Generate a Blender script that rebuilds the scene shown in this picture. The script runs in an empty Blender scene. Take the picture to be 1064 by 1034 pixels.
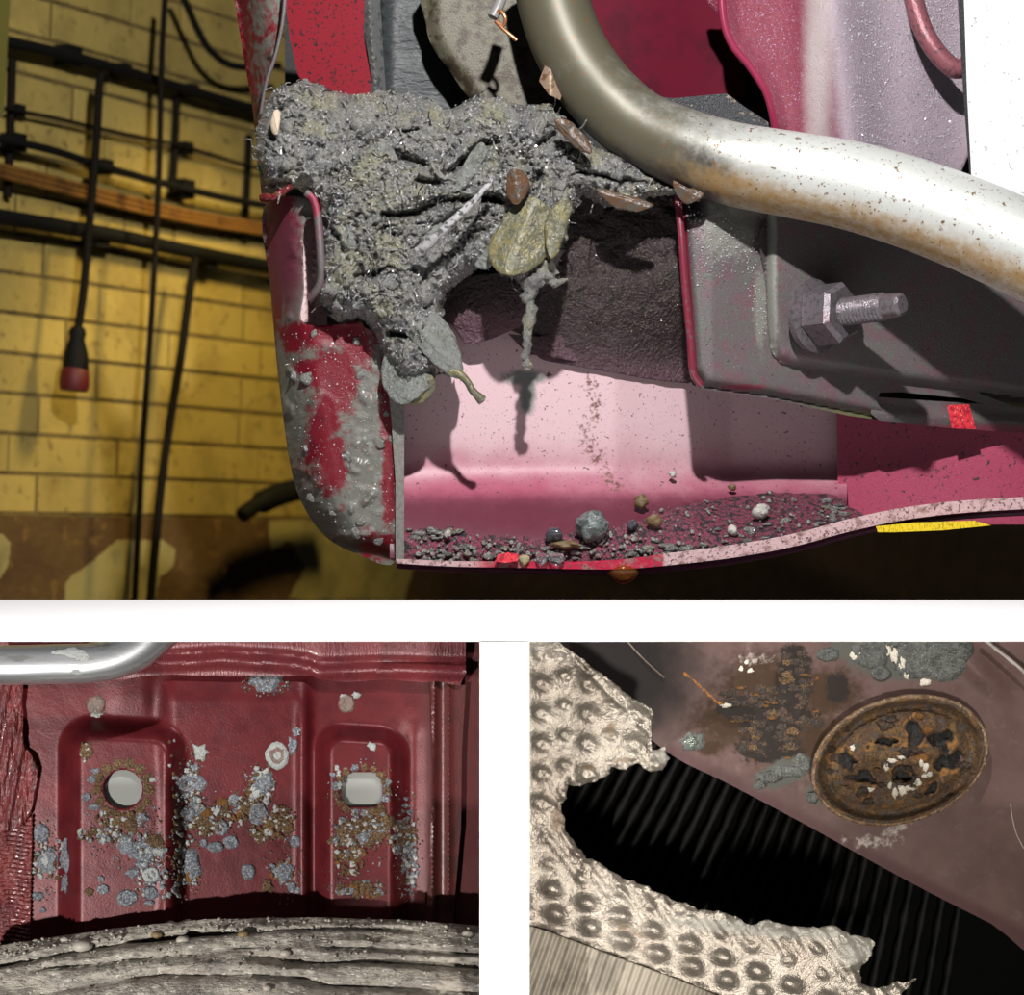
import bpy, math, random
import numpy as np
from mathutils import Vector
from mathutils.geometry import delaunay_2d_cdt

# ------------------------------------------------------------------ camera, world, lamps, exposure
D, Z0 = 2.5, 1.6          # camera distance to the front plane (y = 0) and camera height
sc = bpy.context.scene
col = sc.collection
cam_d = bpy.data.cameras.new('camera'); cam = bpy.data.objects.new('camera', cam_d); col.objects.link(cam)
cam.location = (0, -D, Z0); cam.rotation_euler = (math.pi/2, 0, 0)
cam_d.sensor_width = 36; cam_d.lens = 36*D/1.064; cam_d.clip_start = .05; cam_d.clip_end = 60
cam_d.dof.use_dof = True; cam_d.dof.focus_distance = D+.12; cam_d.dof.aperture_fstop = 4.8
sc.camera = cam
sc.view_settings.view_transform = 'Standard'; sc.view_settings.look = 'None'
sc.view_settings.gamma = 1; sc.view_settings.use_curve_mapping = False; sc.view_settings.exposure = 0
sc.cycles.use_denoising = True; sc.cycles.diffuse_bounces = 1
wd = bpy.data.worlds.new('world'); sc.world = wd; wd.use_nodes = True
wd.node_tree.nodes['Background'].inputs[0].default_value = (.8, .85, 1, 1)
wd.node_tree.nodes['Background'].inputs[1].default_value = .018

def spot(name, loc, aim, power, angle, size=.03, color=(1, 1, 1), blend=.25):
    l = bpy.data.lights.new(name, 'SPOT'); o = bpy.data.objects.new(name, l); col.objects.link(o)
    l.energy = power; l.spot_size = math.radians(angle); l.shadow_soft_size = size; l.color = color; l.spot_blend = blend
    o.location = loc; d = Vector(aim)-Vector(loc); o.rotation_euler = d.to_track_quat('-Z', 'Y').to_euler()
    return o
spot('flash_lamp', (.08, -1.0, Z0+1.02), (.0, .12, Z0+.14), 118, 86, .022, (1, .98, .97), .12)
spot('low_arch_lamp', (-1.1, -1.25, Z0-.75), (-.27, .15, Z0-.36), 150, 31, .02, (1, .97, .93))  # added spot from low left, in place of a sun at upper right
spot('sheet_lamp', (.34, -1.3, Z0-.62), (.29, .15, Z0-.36), 92, 35, .07, (1, .95, .88))
spot('garage_lamp', (-.02, .88, Z0+.82), (-.50, 1.36, Z0+.0), 33, 66, .08, (1, .78, .32), .7)

# ------------------------------------------------------------------ numeric helpers
rnd = random.Random(7)
def at(px, py, y):
    px, py, y = np.broadcast_arrays(np.asarray(px, float), np.asarray(py, float), np.asarray(y, float))
    k = (y+D)/D*.001
    return np.stack([(px-532)*k, y, Z0+(517-py)*k], -1)
def proj(V):
    V = np.asarray(V); k = D/(V[:, 1]+D)*1000
    return 532+V[:, 0]*k, 517-(V[:, 2]-Z0)*k
def hsh(ix, iy, s):
    n = (ix*374761393+iy*668265263+s*1274126177) & 0x7fffffff
    n = ((n ^ (n >> 13))*1274126177) & 0x7fffffff
    return ((n ^ (n >> 16)) & 0xffff)/65535.
def vn(x, y, s):
    x = np.asarray(x, float); y = np.asarray(y, float)
    ix = np.floor(x).astype(np.int64); iy = np.floor(y).astype(np.int64)
    fx = x-ix; fy = y-iy; fx = fx*fx*(3-2*fx); fy = fy*fy*(3-2*fy)
    a, b, c, d = hsh(ix, iy, s), hsh(ix+1, iy, s), hsh(ix, iy+1, s), hsh(ix+1, iy+1, s)
    return (a*(1-fx)+b*fx)*(1-fy)+(c*(1-fx)+d*fx)*fy
def fbm(x, y, s, o=4):
    t = 0; a = .5; n = 0
    for i in range(o):
        t = t+a*vn(x*2**i, y*2**i, s+i*17); n += a; a *= .55
    return t/n
def ss(a, b, x):
    t = np.clip((np.asarray(x, float)-a)/(b-a), 0, 1); return t*t*(3-2*t)
def blob(px, py, L):
    r = np.zeros(np.shape(px))
    for c in L:
        cx, cy, rx, ry = c[:4]; a = math.radians(c[4]) if len(c) > 4 else 0
        dx, dy = px-cx, py-cy; u = (dx*math.cos(a)+dy*math.sin(a))/rx; v = (-dx*math.sin(a)+dy*math.cos(a))/ry
        r = np.maximum(r, np.exp(-(u*u+v*v)*.7))
    return r
def segdist(px, py, a, b):
    ax, ay = a; bx, by = b; dx, dy = bx-ax, by-ay
    t = np.clip(((px-ax)*dx+(py-ay)*dy)/(dx*dx+dy*dy+1e-9), 0, 1)
    return np.hypot(px-ax-t*dx, py-ay-t*dy)
def linedist(px, py, pts):
    r = np.full(np.shape(px), 1e9)
    for a, b in zip(pts[:-1], pts[1:]): r = np.minimum(r, segdist(px, py, a, b))
    return r
def pip(poly, X, Y):
    c = np.zeros(np.shape(X), bool); n = len(poly)
    for i in range(n):
        x1, y1 = poly[i]; x2, y2 = poly[(i+1) % n]
        if y1 == y2: continue
        m = ((y1 > Y) != (y2 > Y)) & (X < (x2-x1)*(Y-y1)/(y2-y1)+x1); c ^= m
    return c
def cr(pts, n=6, closed=False):
    P = np.asarray(pts, float); N = len(P); out = []
    for i in range(N if closed else N-1):
        if closed: p0, p1, p2, p3 = P[i-1], P[i], P[(i+1) % N], P[(i+2) % N]
        else: p0, p1, p2, p3 = P[max(i-1, 0)], P[i], P[i+1], P[min(i+2, N-1)]
        for k in range(n):
            t = k/n; out.append(.5*((2*p1)+(p2-p0)*t+(2*p0-5*p1+4*p2-p3)*t*t+(3*p1-p0-3*p2+p3)*t**3))
    if not closed: out.append(P[-1])
    return np.array(out)
def dens(poly, step, jag=0, seed=1):
    out = []; n = len(poly)
    for i in range(n):
        a = np.array(poly[i], float); b = np.array(poly[(i+1) % n], float); L = np.hypot(*(b-a)); k = max(1, int(round(L/step)))
        for j in range(k): out.append(a+(b-a)*j/k)
    P = np.array(out)
    if jag:
        T = np.roll(P, -1, 0)-np.roll(P, 1, 0); T /= (np.hypot(T[:, 0], T[:, 1])[:, None]+1e-9)
        nz = (fbm(P[:, 0]*.12, P[:, 1]*.12, seed, 4)-.5)*2*jag
        P = P+np.stack([T[:, 1], -T[:, 0]], -1)*nz[:, None]
    return P

# ------------------------------------------------------------------ object helpers
ORG = {}
def tag(o, label=None, cat=None, group=None, kind=None):
    if label: o['label'] = label
    if cat: o['category'] = cat
    if group: o['group'] = group
    if kind: o['kind'] = kind
    return o
def thing(name, loc, label, cat, group=None, kind=None):
    o = bpy.data.objects.new(name, None); col.objects.link(o); o.location = loc; o.empty_display_size = .02
    ORG[o.name] = np.array(loc, float); return tag(o, label, cat, group, kind)
def obj(name, V, F, m, parent=None, label=None, cat=None, group=None, kind=None, sharp=40, attrs=None, smooth=True):
    V = np.asarray(V, float)
    if parent is None: org = np.array([(V[:, 0].min()+V[:, 0].max())/2, (V[:, 1].min()+V[:, 1].max())/2, V[:, 2].min()])
    else: org = ORG[parent.name]
    me = bpy.data.meshes.new(name); me.from_pydata((V-org).tolist(), [], [list(map(int, f)) for f in F]); me.update()
    me.materials.append(m)
    if smooth:
        me.polygons.foreach_set('use_smooth', [True]*len(me.polygons))
        if sharp: me.set_sharp_from_angle(angle=math.radians(sharp))
    for k, a in (attrs or {}).items():
        at_ = me.attributes.new(k, 'FLOAT', 'POINT'); at_.data.foreach_set('value', np.asarray(a, np.float32))
    o = bpy.data.objects.new(name, me); col.objects.link(o)
    if parent is None: o.location = org
    else: o.parent = parent
    ORG[o.name] = org
    return tag(o, label, cat, group, kind)
def tri(poly, step, holes=(), jag=0, seed=1):
    P = dens(poly, step, jag, seed); n = len(P)
    x0, y0 = P.min(0); x1, y1 = P.max(0)
    X, Y = np.meshgrid(np.arange(x0+step*.5, x1, step), np.arange(y0+step*.5, y1, step*.87))
    X = X+(np.arange(X.shape[0]) % 2)[:, None]*step*.5; X = X.ravel(); Y = Y.ravel()
    k = pip(P.tolist(), X, Y)
    HP = [dens(h, step*.8) for h in holes]
    for h in HP: k &= ~pip(h.tolist(), X, Y)
    X, Y = X[k], Y[k]
    B = np.vstack([P]+HP)
    if len(X):
        dm = np.full(len(X), 1e9)
        for b in B: dm = np.minimum(dm, (X-b[0])**2+(Y-b[1])**2)
        k = dm > (step*.45)**2; X, Y = X[k], Y[k]
    pts = np.vstack([B, np.stack([X, Y], -1)])
    edges = []; o = n
    for h in HP:
        m = len(h); edges += [(o+i, o+(i+1) % m) for i in range(m)]; o += m
    r = delaunay_2d_cdt([Vector(p) for p in pts], edges, [list(range(n))], 1, 1e-5)
    V = np.array([tuple(v) for v in r[0]]); F = [tuple(f) for f in r[2]]
    if HP:
        c = np.array([V[list(f)].mean(0) for f in F]); k = np.ones(len(F), bool)
        for h in HP: k &= ~pip(h.tolist(), c[:, 0], c[:, 1])
        F = [f for f, q in zip(F, k) if q]
    A = np.asarray(F); p, q, s = V[A[:, 0]], V[A[:, 1]], V[A[:, 2]]
    ar = (q[:, 0]-p[:, 0])*(s[:, 1]-p[:, 1])-(q[:, 1]-p[:, 1])*(s[:, 0]-p[:, 0])
    A[ar > 0] = A[ar > 0][:, ::-1]                       # normals face the camera side (picture y runs down)
    return V, A
def sheet(name, poly, depth, m, parent=None, step=5, thick=.006, holes=(), jag=0, seed=1, attrs=None, sharp=40, place=None, **kw):
    V2, F = tri(poly, step, holes, jag, seed); X, Y = V2[:, 0], V2[:, 1]; n = len(V2)
    y = depth(X, Y) if callable(depth) else np.full(n, float(depth))
    if place is None: A = at(X, Y, y); B = at(X, Y, y+thick)
    else: A, B = place(X, Y, y), place(X, Y, y-thick)
    F = F[:, ::-1]
    cnt = {}
    for f in F.tolist():
        for i in range(3):
            e = (f[i], f[(i+1) % 3]); cnt[e] = 1
    side = [(a, b) for (a, b) in cnt if (b, a) not in cnt]
    Fs = F.tolist()+[[c+n for c in f[::-1]] for f in F.tolist()]+[[b, a, a+n, b+n] for a, b in side]
    at_ = {k: np.tile(np.clip(fn(X, Y), 0, 1)*np.ones(n), 2) for k, fn in (attrs or {}).items()}
    return obj(name, np.vstack([A, B]), Fs, m, parent, attrs=at_, sharp=sharp, **kw)
def tubemesh(P, R, seg=12, caps=True):
    P = np.asarray(P, float); N = len(P); R = np.broadcast_to(np.asarray(R, float), (N,))
    T = np.gradient(P, axis=0); T /= np.linalg.norm(T, axis=1)[:, None]+1e-12
    u = np.cross(T[0], [0, 0, 1.]);  u = u if np.linalg.norm(u) > .1 else np.cross(T[0], [1., 0, 0]); u /= np.linalg.norm(u)
    V = []
    for i in range(N):
        u = u-T[i]*(u@T[i]); u /= np.linalg.norm(u)+1e-12; w = np.cross(T[i], u)
        for k in range(seg):
            a = 2*math.pi*k/seg; V.append(P[i]+R[i]*(math.cos(a)*u+math.sin(a)*w))
    F = [[i*seg+k, i*seg+(k+1) % seg, (i+1)*seg+(k+1) % seg, (i+1)*seg+k] for i in range(N-1) for k in range(seg)]
    if caps:
        V += [P[0], P[-1]]; a, b = N*seg, N*seg+1
        F += [[(k+1) % seg, k, a] for k in range(seg)]+[[(N-1)*seg+k, (N-1)*seg+(k+1) % seg, b] for k in range(seg)]
    return np.array(V), F
def tube(name, P, R, m, parent=None, seg=12, attrs=None, bumpy=0, seed=3, **kw):
    V, F = tubemesh(P, R, seg)
    if bumpy:
        px, py = proj(V); nrm = (fbm(px*.25, py*.25, seed, 3)-.5)*2*bumpy
        C = np.repeat(np.asarray(P, float), seg, 0); C = np.vstack([C, V[-2:]]); V = V+(V-C)*nrm[:, None]*2
    at_ = None
    if attrs: px, py = proj(V); at_ = {k: np.clip(fn(px, py), 0, 1) for k, fn in attrs.items()}
    return obj(name, V, F, m, parent, attrs=at_, sharp=kw.pop('sharp', 60), **kw)
def pxpath(L, n=6):                      # [(px, py, y), ...] -> smooth 3-D path
    P = cr(L, n) if n else np.asarray(L, float); return at(P[:, 0], P[:, 1], P[:, 2])
import bmesh
_ico = {}
def ico(k):
    if k not in _ico:
        b = bmesh.new(); bmesh.ops.create_icosphere(b, subdivisions=k, radius=1)
        b.verts.ensure_lookup_table(); _ico[k] = (np.array([v.co[:] for v in b.verts]), [[v.index for v in f.verts] for f in b.faces]); b.free()
    return _ico[k]
def rockmesh(c, r, seed=0, k=2, rough=.25):
    V, F = ico(k); n = 1+rough*2*(fbm(V[:, 0]*1.3+seed*3.1, V[:, 1]*1.3+V[:, 2]*1.7, seed, 3)-.5)
    return np.asarray(c)+V*n[:, None]*np.asarray(r), F
def merge(parts):
    V, F, o = [], [], 0
    for v, f in parts:
        V.append(v); F += [[i+o for i in q] for q in f]; o += len(v)
    return np.vstack(V), F
def boxmesh(O, U, Vv, N):                # box from corner O along three vectors
    O, U, Vv, N = map(np.asarray, (O, U, Vv, N))
    P = np.array([O+a*U+b*Vv+c*N for c in (0, 1) for b in (0, 1) for a in (0, 1)])
    return P, [[0, 2, 3, 1], [4, 5, 7, 6], [0, 1, 5, 4], [2, 6, 7, 3], [0, 4, 6, 2], [1, 3, 7, 5]]

# ------------------------------------------------------------------ materials
def rgb(r, g, b, k=1.):
    f = lambda c: ((c/255+.055)/1.055)**2.4 if c > 10 else c/255/12.92
    return (min(f(r)*k, 1), min(f(g)*k, 1), min(f(b)*k, 1), 1)
def mat(name, base, rough=.5, metal=0, var=(), attr=(), bump=(), coat=0, stretch=None, rand=0, trans=0, spec=.5, coatbump=None, post=()):
    m = bpy.data.materials.new(name); m.use_nodes = True; T = m.node_tree; N = T.nodes; L = T.links
    b = N['Principled BSDF']; geo = N.new('ShaderNodeNewGeometry'); vec = geo.outputs['Position']
    if stretch:
        mp = N.new('ShaderNodeMapping'); mp.inputs['Scale'].default_value = stretch[:3]
        if len(stretch) > 3: mp.inputs['Rotation'].default_value = (0, math.radians(stretch[3]), 0)
        L.new(vec, mp.inputs[0]); vec = mp.outputs[0]
    def noise(scale, detail=4, rough_=.6, kind='n'):
        if kind == 'v':
            n = N.new('ShaderNodeTexVoronoi'); n.inputs['Scale'].default_value = scale; L.new(vec, n.inputs['Vector']); return n.outputs['Distance']
        n = N.new('ShaderNodeTexNoise'); n.inputs['Scale'].default_value = scale; n.inputs['Detail'].default_value = detail
        n.inputs['Roughness'].default_value = rough_; L.new(vec, n.inputs['Vector']); return n.outputs['Fac']
    def mr(src, lo, hi):
        r = N.new('ShaderNodeMapRange'); r.interpolation_type = 'SMOOTHSTEP'; r.inputs[1].default_value = lo; r.inputs[2].default_value = hi; L.new(src, r.inputs[0]); return r.outputs[0]
    state = {'c': None, 'r': None, 'm': None}
    cur = {'c': base, 'r': rough, 'm': metal}
    def mixin(fac, c=None, r=None, mt=None):
        for key, val in (('c', c), ('r', r), ('m', mt)):
            if val is None: continue
            x = N.new('ShaderNodeMix'); x.data_type = 'RGBA' if key == 'c' else 'FLOAT'
            ia, ib, io = (6, 7, 2) if key == 'c' else (2, 3, 0)
            L.new(fac, x.inputs[0])
            if state[key] is None: x.inputs[ia].default_value = cur[key]
            else: L.new(state[key], x.inputs[ia])
            x.inputs[ib].default_value = val; state[key] = x.outputs[io]
    for v in var:                                       # (scale, lo, hi, colour, rough, detail, kind)
        mixin(mr(noise(v[0], v[5] if len(v) > 5 else 4, .6, v[6] if len(v) > 6 else 'n'), v[1], v[2]), v[3], v[4] if len(v) > 4 else None)
    for a in attr:                                      # (attribute, colour, rough, noise scale, noise amount, metal, edge)
        q = N.new('ShaderNodeAttribute'); q.attribute_name = a[0]
        n = noise(a[3], 5); s = N.new('ShaderNodeMath'); s.operation = 'MULTIPLY_ADD'; L.new(n, s.inputs[0]); s.inputs[1].default_value = a[4]; s.inputs[2].default_value = -a[4]/2
        t = N.new('ShaderNodeMath'); L.new(s.outputs[0], t.inputs[0]); L.new(q.outputs['Fac'], t.inputs[1])
        e = a[6] if len(a) > 6 else .12
        mixin(mr(t.outputs[0], .5-e, .5+e), a[1], a[2], a[5] if len(a) > 5 else None)
    for v in post:
        mixin(mr(noise(v[0], v[5] if len(v) > 5 else 4), v[1], v[2]), v[3], v[4] if len(v) > 4 else None)
    if rand:
        oi = N.new('ShaderNodeObjectInfo'); h = N.new('ShaderNodeHueSaturation'); k = N.new('ShaderNodeMapRange')
        k.inputs[3].default_value = 1-rand; k.inputs[4].default_value = 1+rand; L.new(oi.outputs['Random'], k.inputs[0]); L.new(k.outputs[0], h.inputs['Value'])
        if state['c'] is None: h.inputs['Color'].default_value = base
        else: L.new(state['c'], h.inputs['Color'])
        state['c'] = h.outputs[0]
    for key, sock in (('c', 'Base Color'), ('r', 'Roughness'), ('m', 'Metallic')):
        if state[key] is None: b.inputs[sock].default_value = cur[key]
        else: L.new(state[key], b.inputs[sock])
    prev = None
    for q in bump:                                      # (scale, strength, distance, detail, kind)
        bp = N.new('ShaderNodeBump'); bp.inputs['Strength'].default_value = q[1]; bp.inputs['Distance'].default_value = q[2]
        L.new(noise(q[0], q[3] if len(q) > 3 else 3, .6, q[4] if len(q) > 4 else 'n'), bp.inputs['Height'])
        if prev: L.new(prev, bp.inputs['Normal'])
        prev = bp.outputs[0]
    if prev: L.new(prev, b.inputs['Normal'])
    if coatbump:
        bp = N.new('ShaderNodeBump'); bp.inputs['Strength'].default_value = coatbump[1]; bp.inputs['Distance'].default_value = coatbump[2]
        L.new(noise(coatbump[0], 1), bp.inputs['Height']); L.new(bp.outputs[0], b.inputs['Coat Normal'])
    b.inputs['Coat Weight'].default_value = coat; b.inputs['Coat Roughness'].default_value = .12
    b.inputs['Transmission Weight'].default_value = trans; b.inputs['Specular IOR Level'].default_value = spec
    return m
BLK = rgb(14, 13, 13)
GRIT = rgb(44, 40, 42)
white_m = mat('white_paint', (.97, .97, .97, 1), .8)
mud_m = mat('wet_grey_mud', rgb(146, 145, 136), .3, var=[(45, .42, .62, rgb(112, 113, 110)), (22, .5, .66, rgb(158, 154, 124)), (160, .58, .70, rgb(58, 58, 58), .22), (520, .57, .63, rgb(190, 189, 194), .15), (300, .40, .34, rgb(70, 70, 70), .3)],  # the fine bright dots are glints painted into the mud colour
            bump=[(420, .9, .005, 3), (1400, .8, .0018, 2)], spec=1., coat=1., coatbump=(430, 1., .006))
skin_m = mat('red_wing_paint', rgb(116, 18, 34), .32, 0, var=[(60, .5, .75, rgb(96, 16, 30)), (420, .66, .7, GRIT)], coat=.4,
             attr=[('mud', rgb(112, 112, 104), .34, 100, 1.8, None, .3), ('pale', rgb(108, 50, 66), .4, 60, .3, None, .3)], bump=[(500, .35, .002), (1500, .3, .001)])
redpanel_m = mat('red_panel_paint', rgb(138, 34, 46), .3, 0, var=[(260, .57, .63, GRIT), (110, .66, .72, rgb(70, 40, 44))], coat=.4, bump=[(600, .15, .001)])
pink_m = mat('flash_pale_red_paint', rgb(232, 196, 204), .45, 0, attr=[('red', rgb(206, 92, 128), .4, 60, .25, None, .42), ('deep', rgb(140, 62, 84), .38, 60, .3, None, .3),  # flash brightness put into the pale colour over faded red
             ('streak', rgb(120, 76, 66), .6, 220, .9, None, .1)], var=[], bump=[(700, .1, .001)])
for_speck = [(260, .64, .68, rgb(62, 46, 48)), (620, .65, .69, rgb(48, 40, 42)), (90, .69, .73, rgb(96, 66, 64))]
ledge_m = mat('dirty_ledge', rgb(150, 70, 92), .35, 0, var=[(260, .48, .56, rgb(70, 66, 70)), (130, .5, .6, rgb(52, 50, 54)), (600, .64, .68, rgb(160, 160, 158))],
              bump=[(500, .9, .004), (1500, .5, .0015)])
rim_m = mat('worn_rim_paint', rgb(206, 172, 174), .35, 0, attr=[('red', rgb(190, 30, 66), .3, 90, .3, None, .15)], post=[(90, .48, .66, rgb(150, 116, 112)), (300, .56, .64, rgb(98, 74, 72)), (600, .62, .68, rgb(60, 48, 48))], bump=[(300, .4, .003)])
specks_m = mat('pink_speckled_paint', rgb(176, 68, 98), .36, 0, var=[(170, .60, .66, rgb(66, 50, 54)), (420, .64, .68, rgb(40, 34, 36)), (900, .68, .72, rgb(240, 220, 226))], coat=.2, bump=[(700, .3, .002)])
bracket_m = mat('grimy_bracket', rgb(100, 91, 92), .42, .1, var=[(40, .48, .62, rgb(110, 84, 90)), (70, .5, .66, rgb(96, 98, 92)), (380, .63, .68, rgb(44, 38, 40)), (900, .66, .70, rgb(190, 186, 190))],
                attr=[('red', rgb(136, 46, 68), .3, 90, .3, None, .15), ('mud', rgb(126, 126, 118), .35, 200, .6), ('olive', rgb(112, 112, 78), .4, 120, .4)], bump=[(600, .4, .002), (1600, .3, .001)])
liner_m = mat('dirt_caked_liner', rgb(62, 48, 50), .38, 0, var=[(60, .5, .66, rgb(48, 40, 35)), (330, .60, .68, rgb(120, 110, 92)), (500, .34, .28, rgb(30, 24, 26))],  # tan grit speckle with glints put into the colour
              attr=[('mauve', rgb(112, 80, 92), .5, 60, .4, None, .45)], bump=[(260, 1., .006, 3), (800, .6, .002)], spec=.6)
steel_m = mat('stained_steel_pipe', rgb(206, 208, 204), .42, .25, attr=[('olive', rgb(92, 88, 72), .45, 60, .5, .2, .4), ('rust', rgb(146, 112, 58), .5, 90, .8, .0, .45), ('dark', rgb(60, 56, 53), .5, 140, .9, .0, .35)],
              var=[(200, .64, .69, rgb(108, 84, 54)), (700, .68, .71, rgb(60, 54, 48))], post=[(170, .62, .67, rgb(112, 82, 48)), (420, .66, .70, rgb(74, 62, 50))], bump=[(900, .06, .001)], stretch=None)
sparkle_m = mat('grit_and_glint_paint', rgb(148, 44, 72), .3, 0, attr=[('grit', rgb(178, 160, 172), .28, 70, .35, None, .28), ('pale', rgb(226, 214, 214), .3, 60, .2, None, .3)],
                var=[(300, .62, .68, rgb(90, 74, 80)), (480, .62, .66, rgb(206, 196, 226), .15), (900, .64, .68, rgb(220, 214, 236), .15)], bump=[(520, .7, .004, 2), (1300, .6, .002, 2)], spec=1., coat=.8, coatbump=(420, 1., .006))  # bright dots among the grit are painted glints
plum_m = mat('dark_red_paint', rgb(96, 18, 38), .7, 0, var=[(16, .45, .7, rgb(76, 18, 34)), (380, .68, .71, GRIT)], bump=[(700, .2, .001)], spec=.12)
whiteplate_m = mat('pale_grey_plate', rgb(238, 240, 240), .4, 0, var=[(140, .62, .7, rgb(160, 164, 164)), (420, .66, .7, rgb(120, 120, 120))])
black_m = mat('black_gap_shade', rgb(26, 24, 25), .6, 0, var=[(200, .62, .7, rgb(46, 44, 44))], bump=[(300, .4, .003)])  # black stands in for shade in gaps between parts
blackplastic_m = mat('black_plastic', rgb(54, 58, 60), .42, 0, var=[(30, .5, .7, rgb(38, 40, 42)), (400, .68, .71, rgb(120, 122, 122))], bump=[(120, .4, .004), (700, .3, .001)], stretch=(.5, 1, 1.8))
olive_m = mat('olive_strap', rgb(96, 92, 76), .5, .1, var=[(60, .46, .6, rgb(64, 54, 40)), (380, .62, .67, rgb(44, 38, 32))], bump=[(400, .3, .002)])
bolt_m = mat('grimy_bolt', rgb(128, 120, 126), .32, .5, var=[(200, .5, .65, rgb(98, 96, 92)), (40, .55, .7, rgb(124, 104, 110))], bump=[(500, .4, .002)])
leafy_m = mat('rotting_leaf', rgb(98, 96, 74), .3, 0, var=[(90, .45, .62, rgb(118, 110, 68)), (160, .55, .68, rgb(74, 74, 68))], bump=[(250, .6, .003), (900, .4, .001)], spec=.8)
leafg_m = mat('grey_leaf', rgb(122, 125, 120), .34, 0, var=[(50, .5, .66, rgb(100, 102, 92)), (240, .58, .66, rgb(96, 98, 92))], bump=[(180, .9, .005), (900, .8, .0015)], spec=.9)
leafb_m = mat('brown_leaf', rgb(92, 66, 46), .3, 0, var=[(120, .45, .58, rgb(84, 76, 68))], bump=[(250, .6, .002)])
twig_m = mat('silvery_twig', rgb(176, 174, 176), .2, 0, var=[(160, .5, .62, rgb(84, 84, 84))], bump=[(500, .7, .003)], spec=.9)
stone_m = mat('grey_stone', rgb(150, 148, 142), .35, 0, var=[(160, .5, .65, rgb(100, 100, 98))], bump=[(400, .6, .003)], rand=.25)
amber_m = mat('amber_drop', (1, .35, .08, 1), .05, 0, trans=.9)
clear_m = mat('clear_drop', (.95, .97, 1, 1), .04, 0, trans=.95)
redglow_m = mat('red_reflector_tape', (.85, .05, .07, 1), .25, 0, var=[(220, .45, .62, (.45, .02, .04, 1)), (500, .6, .66, (1, .3, .25, 1))], bump=[(500, .4, .002)], coat=.5)
yellow_m = mat('yellow_strip', (.85, .62, .02, 1), .4, 0, var=[(300, .5, .65, rgb(150, 120, 10))], stretch=(4, 1, 1))  # yellow light falling on the strip is put into its colour
copper_m = mat('copper_wire', rgb(200, 140, 100), .3, .7)

# ------------------------------------------------------------------ white bars for the gutters between three scenes, plus an added shelf
V, F = merge([boxmesh((-1.5, -.004, Z0-.1495), (3., 0, 0), (0, 0, .0425), (0, .012, 0)),        # crossbar
              boxmesh((-.0335, -.004, 0), (.0515, 0, 0), (0, 0, Z0-.1485), (0, .012, 0))])       # post
obj('gutter_bars', V, F, white_m, kind='structure', smooth=False)
V = np.array([(x, y, Z0+z) for x in (-1.5, 1.5) for y, z in ((0, -.1064), (-.38, -.1135), (-.38, -.1145), (0, -.128))])
F = [[0, 1, 5, 4], [1, 2, 6, 5], [2, 3, 7, 6], [3, 0, 4, 7], [3, 2, 1, 0], [4, 5, 6, 7]]
obj('blocker_shelf_1', V, F, white_m, kind='structure', smooth=False)  # added white shelf, keeps each scene's lamp off the others
floor_m = mat('concrete_floor', rgb(60, 56, 48), .8, var=[(6, .4, .6, rgb(44, 40, 36))])
V, F = boxmesh((-3, -3.2, -.05), (8.5, 0, 0), (0, 0, .05), (0, 9.5, 0)); obj('floor', V, F, floor_m, kind='structure', smooth=False)

# ------------------------------------------------------------------ garage wall behind the car
U = np.array([.567, 1., -.019]); UL = np.linalg.norm(U); U = U/UL
VV = np.array([.03, 0, 1.]); VV -= U*(VV@U); VV /= np.linalg.norm(VV)
NN = np.cross(U, VV); NN = NN if NN[1] < 0 else -NN
WO = at(0, 535, 1.0)
def onwall(px, py, off=0.):
    px = np.asarray(px, float); py = np.asarray(py, float)
    d = np.stack([(px-532)*.001/D, np.ones_like(px), (517-py)*.001/D], -1); C = np.array([0, -D, Z0])
    t = ((WO+NN*0-C)@NN+off)/(d@NN); return C+d*t[..., None]
def brickmesh(L, h, dpt, bev=.001):
    P = []
    for z, s in ((0, 0), (dpt-bev, 0), (dpt, bev)):
        P += [U*a+VV*b+NN*z for a, b in ((s, s), (L-s, s), (L-s, h-s), (s, h-s))]
    F = []
    for r in (0, 4): F += [[r+i, r+(i+1) % 4, r+4+(i+1) % 4, r+4+i] for i in range(4)]
    return np.array(P), F+[[8, 9, 10, 11]]
mortar_m = mat('old_mortar', rgb(118, 100, 54), .9, var=[(30, .45, .65, rgb(88, 74, 42))], bump=[(120, .4, .004)])
brick_m = mat('cream_painted_brick', rgb(182, 158, 84), .85, var=[(9, .45, .68, rgb(160, 138, 72)), (50, .56, .72, rgb(128, 107, 58))], bump=[(70, .35, .004)], rand=.10)
brown_m = mat('brown_lower_wall', rgb(98, 72, 36), .85, var=[(12, .45, .62, rgb(88, 62, 32)), (40, .55, .7, rgb(128, 96, 44))], bump=[(50, .5, .006)])
patch_m = mat('cream_plaster', rgb(168, 154, 96), .7, var=[(14, .45, .65, rgb(142, 132, 84))], bump=[(60, .3, .004)])
iron_m = mat('dark_conduit', rgb(20, 19, 16), .75, spec=.2); cable_m = mat('dark_cable', rgb(22, 17, 12), .8, spec=.15)
rustpipe_m = mat('orange_brown_pipe', rgb(132, 90, 36), .6, var=[(40, .5, .65, rgb(100, 66, 28))]); olivepost_m = mat('olive_post', rgb(112, 104, 46), .6)
V, F = boxmesh(WO-U*.5-VV*0-NN*.10, U*5.4, VV*1.15, NN*.10)
wall = obj('wall_back', V, F, mortar_m, kind='structure', smooth=False)
wl_h = WO[2]
V, F = boxmesh(WO-U*.5-VV*wl_h-NN*.10, U*5.4, VV*wl_h, NN*.112)
lower = obj('wall_back_lower', V, F, brown_m, kind='structure', smooth=False); lower.name = 'wall_back_lower'
course, gap = .0585, .006
proto = {}
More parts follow.
